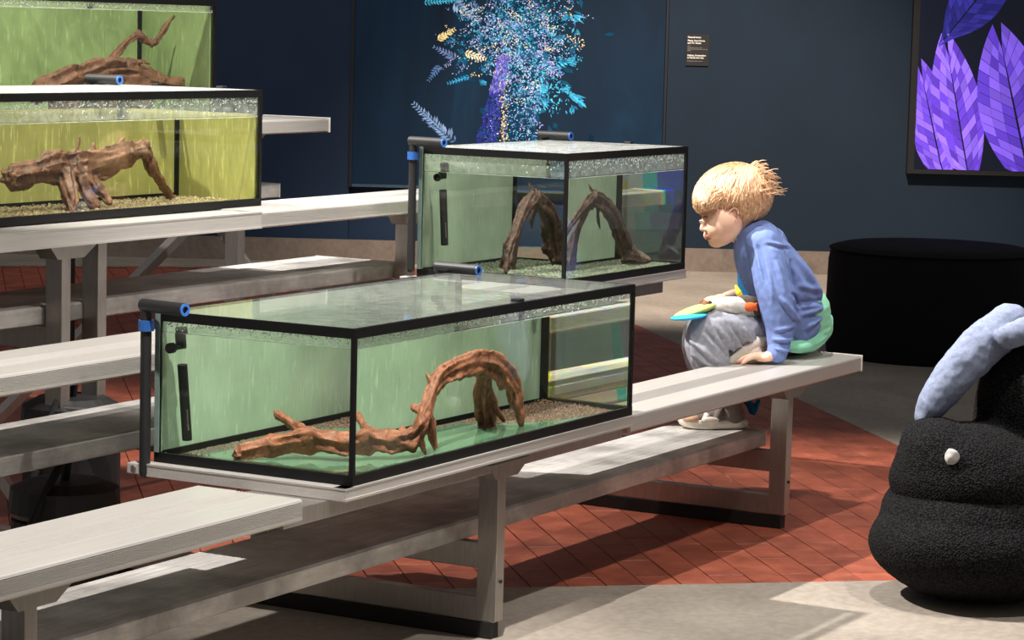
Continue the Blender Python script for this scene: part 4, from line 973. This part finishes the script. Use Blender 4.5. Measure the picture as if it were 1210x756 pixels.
# plush toy on the lap
toy = thing('plush_toy', 'plush bird toy with lime and blue wing and grey white body on the boy\'s lap', 'toy', tuple(bp(860, 372, .07)))
M['plushgrey'] = cloth('grey_white_plush', (206, 202, 194), .35, 60); M['lime'] = cloth('lime_felt', (200, 214, 120), .25, 40); M['skyblue'] = cloth('sky_blue_felt', (58, 170, 220)); M['orange'] = cloth('orange_felt', (226, 104, 56)); M['brown'] = cloth('brown_plush', (140, 96, 66))
bm = bmesh.new(); pt(bm, [(844, 364, .075, 10), (860, 363, .085, 13), (878, 364, .09, 13), (892, 366, .085, 11)]); me = remesh(bm, .003, 4); displace(me, folds([(850, 360, .12, 30, 10, .004, .003), (856, 368, .12, 26, -4, .004, -.004)])); me.materials.append(M['plushgrey']); part('body', me, None, toy)
bm = bmesh.new(); pt(bm, [(878, 358, .095, 10), (890, 362, .10, 12), (896, 368, .09, 10)]); me = remesh(bm, .003, 3); me.materials.append(cloth('grey_brown_plush', (92, 80, 70), .3, 60)); part('tail', me, None, toy, 'dark grey brown rump')
bm = bmesh.new(); ellip(bm, bp(821, 367, .06), (26 * PX, 20 * PX, 5.5 * PX), 3, tilt(19)); part('wing', bm, M['lime'], toy, 'lime wing', True)
bm = bmesh.new(); ellip(bm, bp(814, 374, .075), (22 * PX, 20 * PX, 3.4 * PX), 3, tilt(8)); part('wing_lining', bm, M['skyblue'], toy, 'sky blue wing lining', True)
bm = bmesh.new(); ellip(bm, bp(833.5, 362, .088), (4.5 * PX, 8 * PX, 8 * PX), 2, tilt(10)); part('face_patch', bm, M['brown'], toy, 'brown patch', True)
bm = bmesh.new(); ellip(bm, bp(839, 360, .104), (4 * PX, 3 * PX, 4.6 * PX), 2); part('eye', bm, M['black'], toy, 'black eye', True)
bm = bmesh.new(); ellip(bm, bp(886, 362.5, .134), (8 * PX, 3 * PX, 5.5 * PX), 3, tilt(5))
for k in (-1, 0, 1): ellip(bm, bp(893.5, 362.5 + k * 3.2, .135), (2.5 * PX, 2 * PX, 1.8 * PX), 2)
part('foot', bm, M['orange'], toy, 'orange foot', True)
bm = bmesh.new(); stube(bm, [bp(877, 470, -.02), bp(886, 478, 0), bp(890, 488, .01), bp(896, 474, .02)], [.008, .012, .009, .007], 8, 4); me = remesh(bm, .003, 3); me.materials.append(M['teal']); o = obj('cloth_strap', me); tag(o, 'blue cloth strap hanging behind the boy\'s heel under the seat', 'strap')

# ------------------------------------------------------------------ pouf, beanbag chair, jacket
t = thing('pouf', 'large round black pouf on the concrete floor behind the boy', 'pouf', (4.02, 1.15, 0))
def ray_floor(u, v): d = FW + RT * (u - 605) / FPX - UP * (v - 378) / FPX; return CAM + d * (-CAM[2] / d[2])
pc = np.array([*(CAM + HH * 11.25 + E_ * 1.79)[:2], 0]); R = .44
t.location = pc
bm = bmesh.new(); pr = [(R * .985, 0), (R, .012), (R * 1.012, .1), (R * 1.015, .24), (R * 1.005, .40), (R * .985, .445), (R * .95, .462), (R * .86, .472), (R * .5, .478), (.001, .48)]
def lathe(bm, c, pr, seg=56):
    rr = [[bm.verts.new((c[0] + r * math.cos(2 * math.pi * k / seg), c[1] + r * math.sin(2 * math.pi * k / seg), c[2] + z)) for k in range(seg)] for r, z in pr]
    for i in range(len(rr) - 1):
        for k in range(seg): bm.faces.new((rr[i][k], rr[i][(k + 1) % seg], rr[i + 1][(k + 1) % seg], rr[i + 1][k]))
    bm.faces.new(rr[0][::-1]); bm.faces.new(rr[-1]); return bm
lathe(bm, pc, pr); M['blackcloth'] = cloth('black_upholstery', (20, 20, 23), .3, 120); part('cushion', bm, M['blackcloth'], t, None, True)
bm = bmesh.new(); lathe(bm, pc, [(R * 1.0, .447), (R * 1.004, .452), (R * .985, .457), (R * .9, .456)]); part('piping', bm, M['blackcloth'], t, None, True)
bc = ray_floor(1150, 706); cx, cy = bc[0], bc[1]
tb = NT('black_boucle'); v = tb.coords(); vo = tb.n('ShaderNodeTexVoronoi'); vo.inputs['Scale'].default_value = 190; tb.l(v, vo.inputs['Vector'])
c = tb.ramp(vo.outputs['Distance'], [(.2, lin(36, 36, 37)), (.6, lin(8, 8, 9))]); nb = tb.n('ShaderNodeBump'); nb.inputs['Strength'].default_value = .8; nb.inputs['Distance'].default_value = .004; nb.invert = True; tb.l(vo.outputs['Distance'], nb.inputs['Height']); tb.bsdf(c, .95, 0, nb.outputs['Normal'], .15); M['boucle'] = tb.m
t = thing('beanbag_chair', 'black boucle lounge chair with bulging seat at the right edge', 'chair', (cx, cy, 0))
def q_(e, d, z): return np.array([cx, cy, 0]) + E_ * e + HH * d + ZUP * z
bm = bmesh.new()
for e, d, z, a in ((-.015, 0, .135, (.245, .25, .135)), (-.005, .03, .20, (.225, .235, .115)), (.05, 0, .12, (.22, .23, .12))): ellip(bm, q_(e, d, z), a, 4, np.array([E_, HH, ZUP]))
me = remesh(bm, .008, 8); displace(me, lambda co, n_: .005 * noise.noise(co * 9) + .0022 * noise.noise(co * 130))
for v_ in me.vertices: v_.co.z = max(0, v_.co.z)
me.materials.append(M['boucle']); part('seat', me, None, t)
bm = bmesh.new()
for e, d, z, a in ((.0, .02, .285, (.213, .19, .125)), (-.03, .02, .33, (.172, .17, .10)), (-.10, .02, .365, (.092, .13, .075)), (.16, .12, .45, (.16, .12, .2))): ellip(bm, q_(e, d, z), a, 4, np.array([E_, HH, ZUP]))
me = remesh(bm, .008, 14); displace(me, lambda co, n_: .005 * noise.noise(co * 10) + .0022 * noise.noise(co * 130)); me.materials.append(M['boucle']); part('backrest', me, None, t)
M['tissue'] = plain('tissue_paper', (176, 174, 170), .8)
M['denim'] = cloth('pale_denim', (140, 150, 176), .3, 120)
bm = bmesh.new(); stube(bm, [q_(-.125, .05, .44), q_(-.105, .05, .475), q_(-.06, .06, .535), q_(0, .08, .60), (q_(.08, .12, .655))], [.030, .042, .050, .055, .055], 14, 5); stube(bm, [q_(.06, .02, .64), q_(.16, .04, .66), q_(.26, .08, .6)], [.03, .04, .03], 14, 5)
me = remesh(bm, .005, 4); displace(me, lambda co, n_: .004 * noise.noise(co * 24) + .002 * noise.noise(co * 60)); me.materials.append(M['denim']); o = obj('jacket', me); tag(o, 'pale denim jacket sleeve lying over the black lounge chair', 'jacket')
bm = bmesh.new(); ellip(bm, q_(-.088, -.13, .365), (.018, .016, .020), 3, np.array([E_, HH, ZUP])); me = remesh(bm, .003, 2); displace(me, lambda co, n_: .004 * noise.noise(co * 60)); me.materials.append(M['tissue']); o = obj('paper_tissue', me); tag(o, 'small crumpled white tissue tucked in the black lounge chair', 'tissue')
